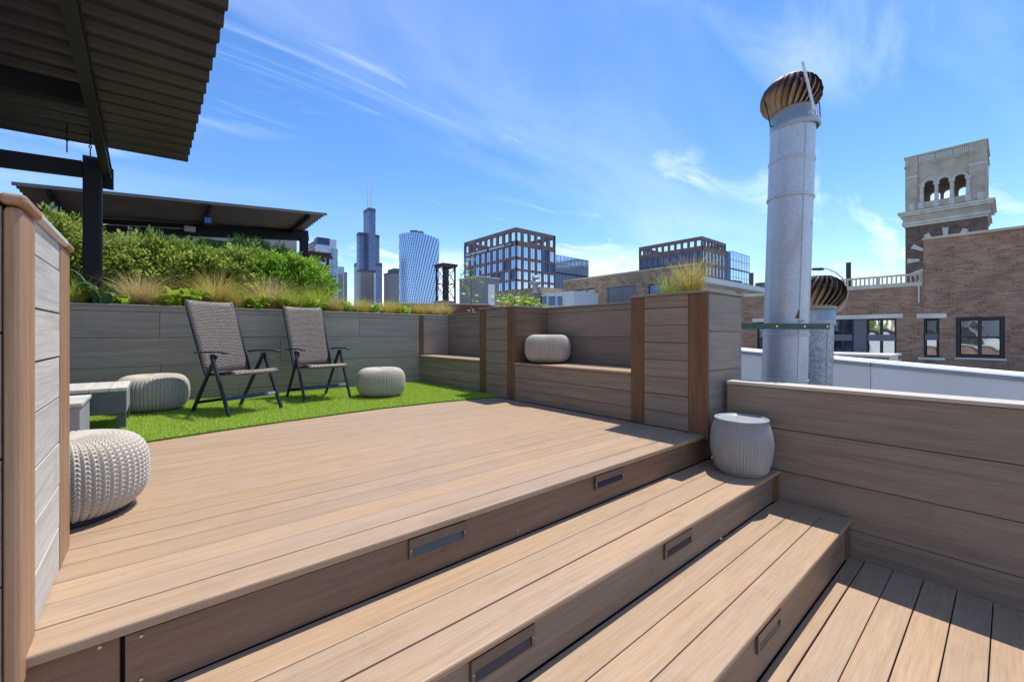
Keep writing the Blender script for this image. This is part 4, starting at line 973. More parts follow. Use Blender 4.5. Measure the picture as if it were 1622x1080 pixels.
def window(hole, nx, nz, fr, parent, X=XBK, gl=None, dark=False):
    ya_, yb2, za2, zb2 = hole; fm = M['winframe'] if not dark else M['siding']
    m = MB(); m.box(X + .06, X + .14, ya_, yb2, za2, za2 + fr); m.box(X + .06, X + .14, ya_, yb2, zb2 - fr, zb2); m.box(X + .06, X + .14, ya_, ya_ + fr, za2 + fr, zb2 - fr); m.box(X + .06, X + .14, yb2 - fr, yb2, za2 + fr, zb2 - fr)
    w = m.build('window', fm, parent)
    iy, iz = (yb2 - ya_ - 2 * fr) / nx, (zb2 - za2 - 2 * fr) / nz
    for i in range(nx):
        for j in range(nz):
            a0, c0 = ya_ + fr + i * iy, za2 + fr + j * iz
            p = MB().box(X + .10, X + .115, a0 + .02, a0 + iy - .02, c0 + .02, c0 + iz - .02).build('pane', gl or M['glass_clear'], w); p.rotation_euler = (0, R(random.uniform(-.25, .25)), R(random.uniform(-.25, .25)))
        if i: MB().box(X + .07, X + .13, ya_ + fr + i * iy - .045, ya_ + fr + i * iy + .045, za2 + fr, zb2 - fr).build('mullion', fm, w)
    for j in range(1, nz): MB().box(X + .068, X + .132, ya_ + fr, yb2 - fr, za2 + fr + j * iz - .03, za2 + fr + j * iz + .03).build('rail', fm, w)
    return w
window(W1, 2, 2, .10, bk)
window(W2, 1, 2, .06, bk)
def split(h, a, b, c=0, d=1): return (h[0] + (h[1] - h[0]) * a, h[0] + (h[1] - h[0]) * b, h[2] + (h[3] - h[2]) * c, h[2] + (h[3] - h[2]) * d)
window(split(W3, 0, .45), 2, 2, .05, bk); window(split(W3, .66, 1), 2, 2, .05, bk, gl=M['glass_dark'])
h = split(W3, .452, .658); sd = MB().box(XBK + .08, XBK + .14, h[0], h[1], h[2], h[3]).build('siding_panel', M['siding'], bk)
for k in range(7): yy = h[0] + (h[1] - h[0]) * (k + .5) / 7; MB().box(XBK + .065, XBK + .08, yy - .015, yy + .015, h[2], h[3]).build('rib', M['siding'], sd)
for hh_ in (split(W3, 0, .45, .44, .6), split(W3, .66, 1, .44, .6), split(W2, 0, 1, .44, .6)):
    sd = MB().box(XBK + .05, XBK + .058, hh_[0] + .04, hh_[1] - .04, hh_[2], hh_[3]).build('siding_panel', M['siding'], bk)
    for k in range(9): yy = hh_[0] + .05 + (hh_[1] - hh_[0] - .1) * k / 8; MB().box(XBK + .042, XBK + .0495, yy - .012, yy + .012, hh_[2], hh_[3]).build('rib', M['siding'], sd)
window(W4, 1, 2, .05, bk, gl=M['glass_dark'])
for hq in (W2, W3, W4):
    MB().box(XBK - .035, XBK + .10, hq[0] - .18, hq[1] + .18, hq[3] + .002, hq[3] + .16).build('lintel', M['stonewhite'], bk); MB().box(XBK - .05, XBK + .10, hq[0] - .14, hq[1] + .14, hq[2] - .09, hq[2] - .002).build('sill', M['stonewhite'], bk)
MB().box(XBK - .03, XBK + .06, W1[0] - .03, W1[1] + .03, W1[2] - .06, W1[2] - .002).build('sill', M['stonewhite'], bk)
# balustrade on the lower roof
bl = thing('roof_balustrade', (XBK + .6, 4, 2.62), 'weathered white balustrade along the lower brick roof', 'balustrade')
y0b, y1b = yc + .04, at_x(1325, 450, XBK + .5).y + .4
MB().box(XBK + .62, XBK + .72, y0b, y1b, 2.97, 3.04).build('rail', M['stone'], bl); MB().box(XBK + .62, XBK + .72, y0b, y1b, 2.62, 2.72).build('rail', M['stone'], bl)
k = 0; yy = y0b + .1
while yy < y1b:
    w = .11 if k % 9 == 0 else .045; MB().box(XBK + .645 - w / 4, XBK + .695 + w / 4, yy - w / 2, yy + w / 2, 2.721, 2.969).build('baluster', M['stone'], bl); yy += .135; k += 1
fl = at_x(1344, 445, XBK + 2); tag(MB().tube((fl.x, fl.y, 2.3), (fl.x, fl.y, at_x(1344, 416, XBK + 2).z), .09, 12).build('flue_pipe', M['hvac']), 'thin dark flue pipe rising behind the balustrade', 'flue')
# orange brick block behind the viewpoint, seen mirrored in the panes
ob = thing('orange_brick_block', (-26, 4, -22), 'orange brick block with white bands mirrored in the window panes', 'building')
MB().box(-34, -26, -40, 60, -22, .35).build('wall', M['brick_orange'], ob)
for z in (-2.6, -1.5, -.5, .352): MB().box(-34, -25.9, -40, 60, z, z + .28).build('band', M['stonewhite'], ob)

# ------------------------------------------------------------------ bell tower
XT = 85.0
ty1 = at_x(1434, 300, XT).y; ty0 = at_x(1563, 300, XT).y; TW = ty1 - ty0
bt = thing('bell_tower', (XT + TW / 2, (ty0 + ty1) / 2, -22), 'stone topped brick bell tower with three arches above the rooftops', 'tower')
def T(s, z, x=0): return (XT + x, ty1 - s, z)
def slab(poly, holes, x0, x1, name, mat, parent, axis='x'):
    """extruded outline with holes in the (s, z) plane"""
    loops = [poly] + holes; flat = [p for l in loops for p in l]
    tris = tessellate_polygon([[Vector((p[0], p[1], 0)) for p in l] for l in loops]); n = len(flat)
    fn = (lambda p, x: T(p[0], p[1], x)) if axis == 'x' else (lambda p, x: (XT + p[0], ty1 - x, p[1]))
    v = [fn(p, x0) for p in flat] + [fn(p, x1) for p in flat]; f = [tuple(t_) for t_ in tris] + [tuple(i + n for i in reversed(t_)) for t_ in tris]; o = 0
    for l in loops:
        for i in range(len(l)): j = (i + 1) % len(l); f.append((o + i, o + j, n + o + j, n + o + i))
        o += len(l)
    mb_ = MB().add(v, f); ob_ = mb_.build(name, mat, parent)
    bm_ = bmesh.new(); bm_.from_mesh(ob_.data); bmesh.ops.recalc_face_normals(bm_, faces=bm_.faces); bm_.to_mesh(ob_.data); bm_.free(); return ob_
def arch(c, w, z0, zs, n=14): return [(c - w, z0), (c + w, z0)] + [(c + w * math.cos(math.pi * k / n), zs + w * math.sin(math.pi * k / n)) for k in range(n + 1)]
cs = [TW * .315, TW * .50, TW * .695]; aw = TW * .070
Z0, ZAp = 18.8, 27.0
for ax_, (xa, xb) in (('x', (0, .6)), ('x', (TW - .6, TW))):
    slab([(0, Z0), (TW, Z0), (TW, 25.4), (0, 25.4)], [arch(c, aw, 19.95, 22.35) for c in cs], xa, xb, 'belfry_wall', M['stone'], bt, ax_)
for xa, xb in ((.003, .6), (TW - .6, TW - .003)):
    slab([(.603, Z0), (TW - .603, Z0), (TW - .603, 25.4), (.603, 25.4)], [arch(c, aw, 19.95, 22.35) for c in cs], xa, xb, 'belfry_wall', M['stone'], bt, 'y')
MB().box(XT + .61, XT + TW - .61, ty0 + .61, ty1 - .61, 18.9, 19.9).build('belfry_floor', M['stone'], bt)
MB().box(XT + .61, XT + TW - .61, ty0 + .61, ty1 - .61, 23.6, 25.3).build('belfry_ceiling', M['brick_dark'], bt)
def ring(z0, z1, d, mat, name): MB().box(XT - d, XT + TW + d, ty0 - d, ty1 + d, z0, z1).build(name, mat, bt)
ring(25.402, 25.62, .12, M['stone'], 'string_course'); ring(25.622, 26.72, .02, M['stone'], 'parapet'); ring(26.722, 26.98, .14, M['stone'], 'coping')
for k in range(26):
    s = TW * (.19 + .62 * k / 25)
    if k % 9 != 8: MB().box(XT - .075, XT - .021, ty1 - s - .07, ty1 - s + .07, 25.75, 26.65).build('panel_rib', M['stonewhite'], bt)
for s0, s1 in ((0, TW * .165), (TW * .80, TW)): MB().box(XT - .16, XT - .002, ty1 - s1, ty1 - s0, 18.9, 26.9).build('pilaster', M['stone'], bt)
for s0, s1 in ((0, TW * .17), (TW * .795, TW)): MB().box(XT - .24, XT - .161, ty1 - s1, ty1 - s0, 23.7, 24.0).build('pilaster_band', M['stonewhite'], bt)
for c in cs:
    m = MB()
    for k in range(14):
        a, b = math.pi * k / 14, math.pi * (k + 1) / 14
        q = [(c + r_ * math.cos(t_), 22.35 + r_ * math.sin(t_)) for r_, t_ in ((aw * 1.02, a), (aw * 1.42, a), (aw * 1.42, b), (aw * 1.02, b))]
        v = [T(p[0], p[1], -.003) for p in q] + [T(p[0], p[1], -.16) for p in q]; m.add(v, [(3, 2, 1, 0), (4, 5, 6, 7), (0, 1, 5, 4), (1, 2, 6, 5), (2, 3, 7, 6), (3, 0, 4, 7)])
    m.build('arch_moulding', M['stonewhite'], bt)
for s in (cs[0] - aw * 1.35, (cs[0] + cs[1]) / 2, (cs[1] + cs[2]) / 2, cs[2] + aw * 1.35):
    cl = MB().lathe([(.24, 0), (.22, .2), (.19, 2.2)], 14, T(s, 19.95, -.10)).build('column', M['stonewhite'], bt, True); MB().box(XT - .42, XT - .17, ty1 - s - .30, ty1 - s + .30, 22.1, 22.42).build('capital', M['stonewhite'], cl)
MB().box(XT - .34, XT - .24, ty0 + .05, ty1 - .05, 19.0, 19.85).build('balcony_panel', M['stone'], bt)
for s in (.09, .21, .405, .595, .79, .93): MB().box(XT - .42, XT - .341, ty1 - TW * s - .28, ty1 - TW * s + .28, 18.95, 19.9).build('pedestal', M['stonewhite'], bt)
for i, (z0, z1, d) in enumerate(((18.52, 18.82, .78), (18.2, 18.518, .58), (17.25, 18.198, .26), (16.95, 17.248, .36), (16.6, 16.948, .14))): ring(z0, z1, d, M['stone'] if i == 2 else M['stonewhite'], 'cornice')
MB().box(XT, XT + TW, ty0, ty1, -22, 16.6).build('shaft', M['brick_dark'], bt)
for k in range(12):
    a = math.pi * 2 * k / 12 + math.pi / 2; c = (TW * .52, 11.6); m = MB()
    q = []
    for r_, da in ((2.85, -.065), (2.85, .065), (4.25, .082), (4.25, -.082)): q.append((c[0] + r_ * math.cos(a + da) * .93, c[1] + r_ * math.sin(a + da)))
    v = [T(p[0], p[1], -.002) for p in q] + [T(p[0], p[1], -.14) for p in q]; m.add(v, [(3, 2, 1, 0), (4, 5, 6, 7), (0, 1, 5, 4), (1, 2, 6, 5), (2, 3, 7, 6), (3, 0, 4, 7)]); m.build('voussoir', M['stonewhite'], bt)

# ------------------------------------------------------------------ mid-distance brick and white roofs
XM = 36.0
mbk = thing('low_tan_brick_building', (XM + 4, 20, -22), 'low tan brick building with blinds in its windows behind the bench wall', 'building')
ma, mb2 = at_x(893, 450, XM), at_x(1102, 430, XM)
zt_ = at_x(1000, 432.5, XM).z
Wm = [win_rect(905, 943, 458, 490, XM), win_rect(962, 1008, 453, 490, XM), win_rect(1027, 1060, 449, 490, XM)]
wall_x('wall', XM, XM + .6, mb2.y, ma.y, -22, zt_, Wm, M['brick_tan'], mbk)
MB().box(XM + .6, XM + 1.4, mb2.y + .3, ma.y, -22, zt_ - .3).build('block', M['hvac'], mbk)
MB().box(XM - .06, XM + .7, mb2.y - .05, ma.y + .05, zt_ + .002, zt_ + .16).build('coping', M['stone'], mbk)
window(Wm[0], 3, 2, .09, mbk, XM, M['blind']); window(Wm[1], 2, 1, .12, mbk, XM, M['siding'], True); window(Wm[2], 2, 1, .10, mbk, XM, M['glass_dark'])
# white terrace house with condensers to its right
wt_ = thing('white_terrace_row', (52, 14, -22), 'white framed terrace row with rooftop condensers beside the tan brick block', 'building')
yq = at_x(1215, 470, 44).y; y2 = mb2.y * 44 / 36 + 3
fa, fb2 = at_y(1100, 440, 20.0), at_y(1214, 470, 20.0)
YF = 22.0
xa_, xb_ = at_y(1098, 450, YF).x, at_y(1230, 450, YF).x
zw0 = at_y(1106, 437, YF).z
MB().box(xa_, xb_ + 16, YF, YF + 10, -22, 6.3).build('wall', plain('pale_grey_render', (.62, .61, .59), .8, 0, .1, .5), wt_)
MB().box(xa_, xb_ + 16, YF - 1.2, YF + 10, 6.3, 6.9).build('roof_edge', M['whiteframe'], wt_)
for pl_, pr_ in ((1139, 1147), (1149, 1156), (1157, 1164), (1182, 1188), (1189, 1196), (1205, 1210)):
    a_, b_ = at_y(pl_, 463, YF).x, at_y(pr_, 463, YF).x; w = MB().box(a_, b_, YF - .09, YF - .003, 4.0, 6.0).build('window', M['whiteframe'], wt_); MB().box(a_ + .12, b_ - .12, YF - .11, YF - .091, 4.1, 5.85).build('pane', M['glass_dark'], w)
a_, b_ = at_y(1165, 463, YF).x, at_y(1174, 463, YF).x; MB().box(a_, b_, YF - .06, YF - .003, .8, 6.1).build('brick_pier', M['brick_tan'], wt_)
for i, (px_, w, h) in enumerate(((1141, .9, .75), (1148, .9, .7), (1155, .9, 1.0), (1161, 1.1, 1.05), (1168, .9, 1.1), (1177, 1.4, .9), (1205, 1.6, 1.5), (1214, 1.2, 1.0))):
    c = at_y(px_, 445, YF + 2); m = MB(); m.box(c.x - w / 2, c.x + w / 2, YF + 1.5, YF + 2.5, 6.9, 6.9 + h)
    o = tag(m.build('condenser_unit', M['hvac'], bevel=.04), 'dark rooftop condenser, %s from the left on the white terrace' % words[i], 'condenser', 'rooftop condensers on the white terrace')
    MB().lathe([(0, 6.9 + h + .005), (w * .36, 6.9 + h + .005), (w * .36, 6.9 + h + .06), (0, 6.9 + h + .06)], 16, (c.x, YF + 2, 0)).build('fan_guard', M['winframe'], o)
c = at_y(1190, 440, YF + 2); tag(MB().tube((c.x, c.y, 6.8), (c.x, c.y, 9.6), .3, 10).build('flue_pipe', M['hvac']), 'short dark flue on the white terrace roof', 'flue')
# brick gable and white windows between the offices and the tan block
ga = thing('brick_gable_house', (30, 24, -22), 'brick house end with white framed windows right of the bushy weed', 'building')
p0_, p1_ = at(822, 470, 40), at(856, 470, 40)
XG = 30.0; u0, u1, u2 = at_x(826, 470, XG).y, at_x(854, 470, XG).y, at_x(893, 470, XG).y
z1_ = at_x(840, 456, XG).z; z2_ = at_x(870, 464, XG).z
MB().box(XG, XG + 4, u1, u0 + 4, -22, z1_).build('brick_wall', M['brick_tan'], ga); MB().box(XG + .3, XG + 4, u2 - 1, u1 - .01, -22, z2_).build('white_wall', M['whiteframe'], ga)
for pl, pr in ((856, 867), (869, 881), (883, 892)):
    hq = win_rect(pl, pr, 468, 484, XG + .3); w = MB().box(XG + .24, XG + .297, hq[0], hq[1], hq[2], hq[3]).build('window', M['whiteframe'], ga); MB().box(XG + .2, XG + .239, hq[0] + .08, hq[1] - .08, hq[2], hq[3] - .08).build('pane', M['glass_dark'], w)
c = at(848, 452, 33); vt = thing('roof_ventilator', c, 'silver spinning ventilator on the brick house roof', 'vent')
MB().lathe([(.2, -.6), (.2, 0), (.36, .05), (.48, .22), (.34, .36), (.16, .40)], 24, c).build('hood', M['flashing'], vt, True); MB().lathe([(.14, .40), (.27, .45), (.3, .62), (.18, .74), (0, .77)], 24, c).build('cap', M['flashing'], vt, True)
sh = thing('grey_stair_shed', at(768, 480, 26), 'grey stucco stair shed on the roof behind the sapling', 'shed')
sa, sb, sc_ = at(743, 442, 26), at(757, 439, 25), at(791, 441, 26.5)
MB().box(sb.x, sb.x + 1.6, sb.y, sb.y + 2.0, -3, sb.z).build('wall', M['shed'], sh); MB().box(sb.x - .06, sb.x + 1.66, sb.y - .06, sb.y + 2.06, sb.z, sb.z + .08).build('roof', M['flashing'], sh)
MB().box(sb.x + .75, sb.x + 1.25, sb.y - .03, sb.y - .002, 0, sb.z - .35).build('door', M['whiteframe'], sh)
rr_ = thing('oxblood_roof', at(700, 490, 20), 'oxblood red metal roof edge behind the rear planter corner', 'roof')
q0, q1 = at(640, 484, 22), at(792, 486, 20)
MB().bar(q0 + Vector((0, 0, -.25)), q1 + Vector((0, 0, -.25)), 2.5, .5).build('fascia', M['redroof'], rr_); MB().bar(q0 + Vector((0, 0, .03)), q1 + Vector((0, 0, .03)), 2.6, .05).build('edge', M['stone'], rr_)
# lattice pergola on a far roof and a small pergola
lt = thing('lattice_pergola', at(706, 475, 30), 'dark steel lattice pergola tower on a distant roof', 'pergola')
c = at(706, 470, 30); ztop = at(706, 424, 30).z; zb3 = at(706, 476, 30).z; hw = .47
cor = [Vector((c.x + i * hw, c.y + j * hw, 0)) for i, j in ((-1, -1), (1, -1), (1, 1), (-1, 1))]
for p in cor: MB().box(p.x - .05, p.x + .05, p.y - .05, p.y + .05, zb3 - 1.5, ztop).build('post', M['blacksteel'], lt)
for a, b in zip(cor, cor[1:] + cor[:1]):
    m = MB()
    for k in range(2):
        z0, z1 = zb3 + (ztop - zb3) * k / 2, zb3 + (ztop - zb3) * (k + 1) / 2
        m.tube((a.x, a.y, z0), (b.x, b.y, z1), .022, 6); m.tube((b.x, b.y, z0), (a.x, a.y, z1), .022, 6); m.tube((a.x, a.y, z1), (b.x, b.y, z1), .03, 6)
    m.build('brace', M['blacksteel'], lt)
for k in range(9): yy = c.y - .6 + k * .15; MB().box(c.x - .62, c.x + .62, yy - .03, yy + .03, ztop + .09, ztop + .21).build('slat', M['bark'], lt)
for s in (-1, 1): MB().box(c.x + s * .47 - .06, c.x + s * .47 + .06, c.y - .65, c.y + .65, ztop - .02, ztop + .088).build('beam', M['bark'], lt)
MB().tube((c.x, c.y, zb3 - 1), (c.x, c.y, ztop - .03), .13, 10).build('flue', M['hvac'], lt)
MB().box(c.x - .6, c.x + .5, c.y - .6, c.y + .7, zb3 - 4, zb3 - .05).build('plinth', M['brick_tan'], lt)
s2 = thing('small_pergola', at(498, 420, 19), 'small dark slatted pergola at the right end of the hedge', 'pergola'); c = at(498, 407, 19)
for k in range(10): MB().box(c.x - .62 + k * .125, c.x - .56 + k * .125, c.y - .6, c.y + .9, c.z + .06, c.z + .16).build('slat', M['bark'], s2)
for s in (-.4, .6): MB().box(c.x - .7, c.x + .66, c.y + s, c.y + s + .08, c.z - .08, c.z + .058).build('beam', M['bark'], s2)
for s in (-.1, .42): MB().box(c.x + s, c.x + s + .1, c.y - .38, c.y - .3, -2, c.z - .082).build('post', M['blacksteel'], s2)

# ------------------------------------------------------------------ office blocks
def office(name, label, cx, cy, lx, ly, zt, nx, ny, crown, row, nrows, glx, gly, fillx=.70):
    """grid-aligned brick framed block; near corner (cx, cy). Open crown storey on top, then window rows"""
    t = thing(name, (cx + lx / 2, cy + ly / 2, -22), label, 'office building')
    tops = [zt - 1.6, zt - 1.6 - crown]; zs = []
    z = tops[1] - 2.0
    for k in range(nrows): hh_ = row[k] if k < len(row) else row[-1]; zs.append((z - hh_ * .80, z)); z -= hh_
    zbot = z; d = .9
    MB().box(cx + d, cx + lx - d, cy + d, cy + ly - d, -22, tops[1] - .6).build('core', M['glass_dark'], t)
    def face(n, length, fn, glm, st0=0):
        bay = length / n; pier = bay * (1 - fillx); m = MB(); sp = MB()
        for k in range(n + 1):
            a, b = max(st0, k * bay - pier / 2), min(length, k * bay + pier / 2); fn(m, a, b, -22, zt - 1.599, 0, d)
        fn(m, st0, length, zt - 1.598, zt, -.02 if not st0 else 0, d + .02); fn(sp, st0, length, tops[1] - 2.0, tops[1], .03, d - .05)
        for k in range(nrows - 1): fn(sp, st0, length, zs[k + 1][1], zs[k][0], .03, d - .05)
        m.build('piers', M['terracotta'], t); sp.build('spandrels', M['spandrel'], t)
        for (z0, z1) in zs:
            for k in range(n):
                w = MB(); a, b = k * bay + pier / 2, (k + 1) * bay - pier / 2; fn(w, a + .04, b - .04, z0 + .02, z1 - .02, .34, .40); g_ = glm if random.random() > .10 else M['glass_dark']
                w = w.build('window', g_, t); m2 = MB(); c_ = (a + b) / 2; fn(m2, c_ - .06, c_ + .06, z0 + .02, z1 - .02, .28, .335); m2.build('mullion', M['winframe'], w)
    face(ny, ly, lambda m, a, b, z0, z1, i, o: m.box(cx + i, cx + o, cy + a, cy + b, z0, z1), gly)
    face(nx, lx, lambda m, a, b, z0, z1, i, o: m.box(cx + a, cx + b, cy + i, cy + o, z0, z1), glx, d + .025)
    # open crown on the far sides
    for s in range(max(nx, ny) + 1):
        if s <= ny: a = min(ly - 1, s * ly / ny); MB().box(cx + lx - .9, cx + lx, cy + a, cy + a + .9, tops[1] - 2, zt - 1.6).build('crown_pier', M['terracotta'], t)
        if s <= nx: a = min(lx - 1, s * lx / nx); MB().box(cx + a, cx + a + .9, cy + ly - .9, cy + ly, tops[1] - 2, zt - 1.6).build('crown_pier', M['terracotta'], t)
    MB().box(cx + lx - .9, cx + lx, cy, cy + ly, zt - 1.59, zt - .01).build('crown_beam', M['terracotta'], t); MB().box(cx, cx + lx - .91, cy + ly - .9, cy + ly, zt - 1.59, zt - .01).build('crown_beam', M['terracotta'], t)
    return t
c1 = at(817, 360, 170); L1 = at_x(735, 400, c1.x).y - c1.y; L2 = at_y(880, 400, c1.y).x - c1.x
o1 = office('brick_office', 'red brown framed office block with white lettering band and blue windows', c1.x, c1.y, L2, L1, c1.z, 6, 9, 3.6, [5.6, 4.6, 4.2], 9, M['glass_pale'], M['glass_blue'])
c2_ = at(1112, 374, 190); L3 = at_x(1012, 400, c2_.x).y - c2_.y; L4 = at_y(1150, 400, c2_.y).x - c2_.x
o2 = office('brick_office', 'red brown framed office block with open crown left of the tall vent stack', c2_.x, c2_.y, L4, L3, c2_.z, 7, 10, 2.6, [6.6, 5.4, 5.0], 7, M['glass_pale'], M['glass_dark'])
# signage band: illegible white web address on black strips
bd = c1.z - 1.6 - 3.6 - 1.0
sg = MB().box(c1.x - .12, c1.x - .03, c1.y + 2.2, c1.y + L1 - 1.0, bd - .95, bd + .75).build('sign_band', M['winframe'], o1)
def lettering(txt, y0, length, z, h, x, parent):
    cu = bpy.data.curves.new('lettering', 'FONT'); cu.body = txt; cu.size = h; cu.extrude = .02; cu.align_x = 'LEFT'
    tmp = bpy.data.objects.new('lettering', cu); COL.objects.link(tmp); bpy.context.view_layer.update()
    me = bpy.data.meshes.new_from_object(tmp.evaluated_get(bpy.context.evaluated_depsgraph_get())); bpy.data.objects.remove(tmp)
    xs = [v.co.x for v in me.vertices]; k = length / (max(xs) - min(xs))
    for v in me.vertices: v.co = Vector((-v.co.z, -(v.co.x - min(xs)) * k, v.co.y))
    me.materials.clear(); me.materials.append(M['whiteframe']); o = link(bpy.data.objects.new('lettering', me), parent, (x, y0, z)); return o
yl = c1.y + L1 - 1.6; LB = L1 - 4.4
for a, b, n in ((0, .12, 7), (.14, .24, 6), (.26, .50, 13), (.55, .865, 15)):      # strokes of lettering too small to read
    for k in range(n):
        ys_ = yl - LB * (a + (b - a) * k / n); wq = LB * (b - a) / n * .68
        m = MB().box(c1.x - .16, c1.x - .125, ys_ - wq, ys_, bd - .62, bd + .42); m.build('letter_stroke', M['whiteframe'], sg)
lettering('.COM', yl - LB * .868, LB * .13, bd - .62, 1.45, c1.x - .14, sg)
def glass_block(name, label, p0, p1, ztop, depth, bay, floor, mat, fins):
    """glass annex facing the viewer along -y, with mullions and slab edges"""
    t = thing(name, ((p0 + p1) / 2, depth, -22), label, 'office building')
    MB().box(p0, p1, depth, depth + 25, -22, ztop).build('glass_wall', mat, t)
    n = int((p1 - p0) / bay)
    for k in range(n + 1): xx = p0 + (p1 - p0) * k / n; MB().box(xx - .09, xx + .09, depth - .12, depth - .003, 0, ztop).build('mullion', M['flashing'], t)
    z = ztop; k = 0
    while z > 4: MB().box(p0, p1, depth - .2, depth - .125, z - (.7 if k % 3 == 2 else .2), z).build('slab_edge', M['hvac'] if k % 3 == 2 else M['flashing'], t); z -= floor; k += 1
    return t
ya1 = c1.y + 12; glass_block('glass_annex', 'pale blue glass annex right of the lettered office block', at_y(870, 405, ya1).x, at_y(932, 405, ya1).x, at_y(905, 408, ya1).z, ya1, 2.6, 4.1, M['glass_pale'], 0)
ya2 = c2_.y + 8; g2 = glass_block('glass_annex', 'pale glass annex right of the open crowned office block', at_y(1157, 405, ya2).x, at_y(1187, 405, ya2).x, at_y(1170, 401, ya2).z, ya2, 3.4, 4.6, M['glass_pale'], 0)
xq = at_y(1157, 405, ya2).x; MB().box(xq - 22, xq - .01, ya2 + 1, ya2 + 20, -22, at_y(1157, 398, ya2).z).build('dark_core', M['glass_dark'], g2)

# ------------------------------------------------------------------ skyline
M['navy'] = facade_mat('hazed_navy_curtain_wall', (.095, .13, .245), (.18, .235, .40), 4.6, 4.0, .74, .62, .25, .35, .4)  # distance haze put into the colour: wall and glass lifted and bluer
sk = thing('stepped_black_tower', at(583, 530, 1390), 'tall stepped navy glass skyscraper with twin white antennas', 'skyscraper')
n0 = at(573, 530, 1357); tb_ = 22.9
hts = {(0, 0): 200, (2, 2): 200, (0, 2): 264, (2, 0): 264, (0, 1): 361, (1, 2): 361, (2, 1): 361, (1, 0): 440, (1, 1): 440}
for (i, j), hgt_ in hts.items():
    MB().box(n0.x + i * tb_ + .02, n0.x + (i + 1) * tb_ - .02, n0.y + j * tb_ + .02, n0.y + (j + 1) * tb_ - .02, -22, hgt_ - 25).build('tube_tower', M['navy'], sk)
    for zb4 in (hgt_ - 25 - 12,): MB().box(n0.x + i * tb_ - .3, n0.x + (i + 1) * tb_ + .3, n0.y + j * tb_ - .3, n0.y + (j + 1) * tb_ + .3, zb4, zb4 + 9).build('louvre_band', M['winframe'] if 0 else plain('louvre_navy', (.07, .10, .20), .6) if 'louvre_navy' not in bpy.data.materials else bpy.data.materials['louvre_navy'], sk)
for s in (.35, 1.55):
    ax_, ay_ = n0.x + tb_ * 1.5, n0.y + tb_ * s
    m = MB(); m.tube((ax_, ay_, 415), (ax_, ay_, 450), 2.8, 8, 2.3); m.tube((ax_, ay_, 450), (ax_, ay_, 508), 1.9, 8, .9); m.build('antenna', M['whiteframe'], sk)
def box_tower(name, label, pl, pc, pr, ptop, d, mat, parts=()):
    """grid aligned tower: left edge, near corner and right edge bearings"""
    c = at(pc, 530, d); yl_ = at_x(pl, 530, c.x).y; xr_ = at_y(pr, 530, c.y).x; z = at(pc, ptop, d).z
    t = thing(name, ((c.x + xr_) / 2, (c.y + yl_) / 2, -22), label, 'skyscraper')
    MB().box(c.x, xr_, c.y, yl_, -22, z).build('tower_body', mat, t)
    return t, c, xr_, yl_, z
M['greybrown'] = facade_mat('grey_brown_grid', (.34, .29, .27), (.10, .10, .13), 4.4, 3.6, .55, .55)
M['whitegrid'] = facade_mat('white_panel_grid', (.62, .66, .72), (.40, .47, .58), 5.5, 3.2, .30, .5)
M['balcony'] = facade_mat('blue_balcony_glass', (.50, .56, .64), (.20, .30, .46), 3.4, 3.4, .9, .62, .15, .5)
t, c, xr_, yl_, z = box_tower('grid_tower', 'grey brown gridded tower standing before the navy skyscraper', 567, 571, 595, 430, 900, M['greybrown'])
MB().box(c.x - 1, xr_ + 1, c.y - 1, yl_ + 1, z, z + 5).build('roof_band', plain('dark_band', (.10, .10, .12), .7), t); MB().box(xr_ - 4, xr_ + .5, c.y - .6, c.y - .02, -22, z).build('white_edge', M['whiteframe'], t)
t, c, xr_, yl_, z = box_tower('grid_tower', 'grey brown gridded tower left of the curved glass tower', 608, 622, 640, 430, 860, M['greybrown'])
MB().box(c.x + 6, xr_ - 6, c.y + 6, yl_ - 6, z, z + 8).build('penthouse', bpy.data.materials['dark_band'], t); MB().box(c.x - .5, xr_ + .5, c.y - .5, yl_ + .5, z - 4, z - .02).build('roof_band', bpy.data.materials['dark_band'], t)
t, c, xr_, yl_, z = box_tower('white_tower', 'white panelled apartment tower with navy top at the hedge end', 499, 503, 533, 376, 560, M['whitegrid'])
xm = at_y(522, 400, c.y).x
MB().box(c.x - .3, xm, c.y - .4, c.y + 14, z - 9, z + .6).build('navy_crown', plain('navy_panel', (.035, .06, .17), .5), t)
MB().box(at_y(527, 400, c.y).x, xr_ + 1.2, c.y - 1.4, c.y - .02, -22, z - 12).build('balcony_stack', M['balcony'], t); MB().box(xm - .5, xm + 3.2, c.y - .5, c.y - .02, -22, z - 14).build('window_strip', M['balcony'], t)
l0 = at_x(484, 530, c.x).y; MB().box(c.x + 2, c.x + 22, yl_ + .02, l0, -22, z - 22).build('side_wing', M['balcony'], t)
for k in range(6): MB().box(c.x + 1, c.x + 24, yl_ + .05, l0 + 6, z - 1.5 - k * 4.6, z - .9 - k * 4.6).build('crown_fin', M['whiteframe'], t)
t, c, xr_, yl_, z = box_tower('slim_tower', 'slim grey apartment tower beside the white panelled tower', 533, 536, 545, 422, 800, M['balcony'])
MB().box(xr_ + .02, xr_ + 7, c.y + 3, yl_, -22, z - 9).build('shoulder', M['greybrown'], t); MB().box(c.x - 1, c.x + 7, c.y - 3, c.y - .02, -22, z - 14).build('front_bay', M['greybrown'], t)
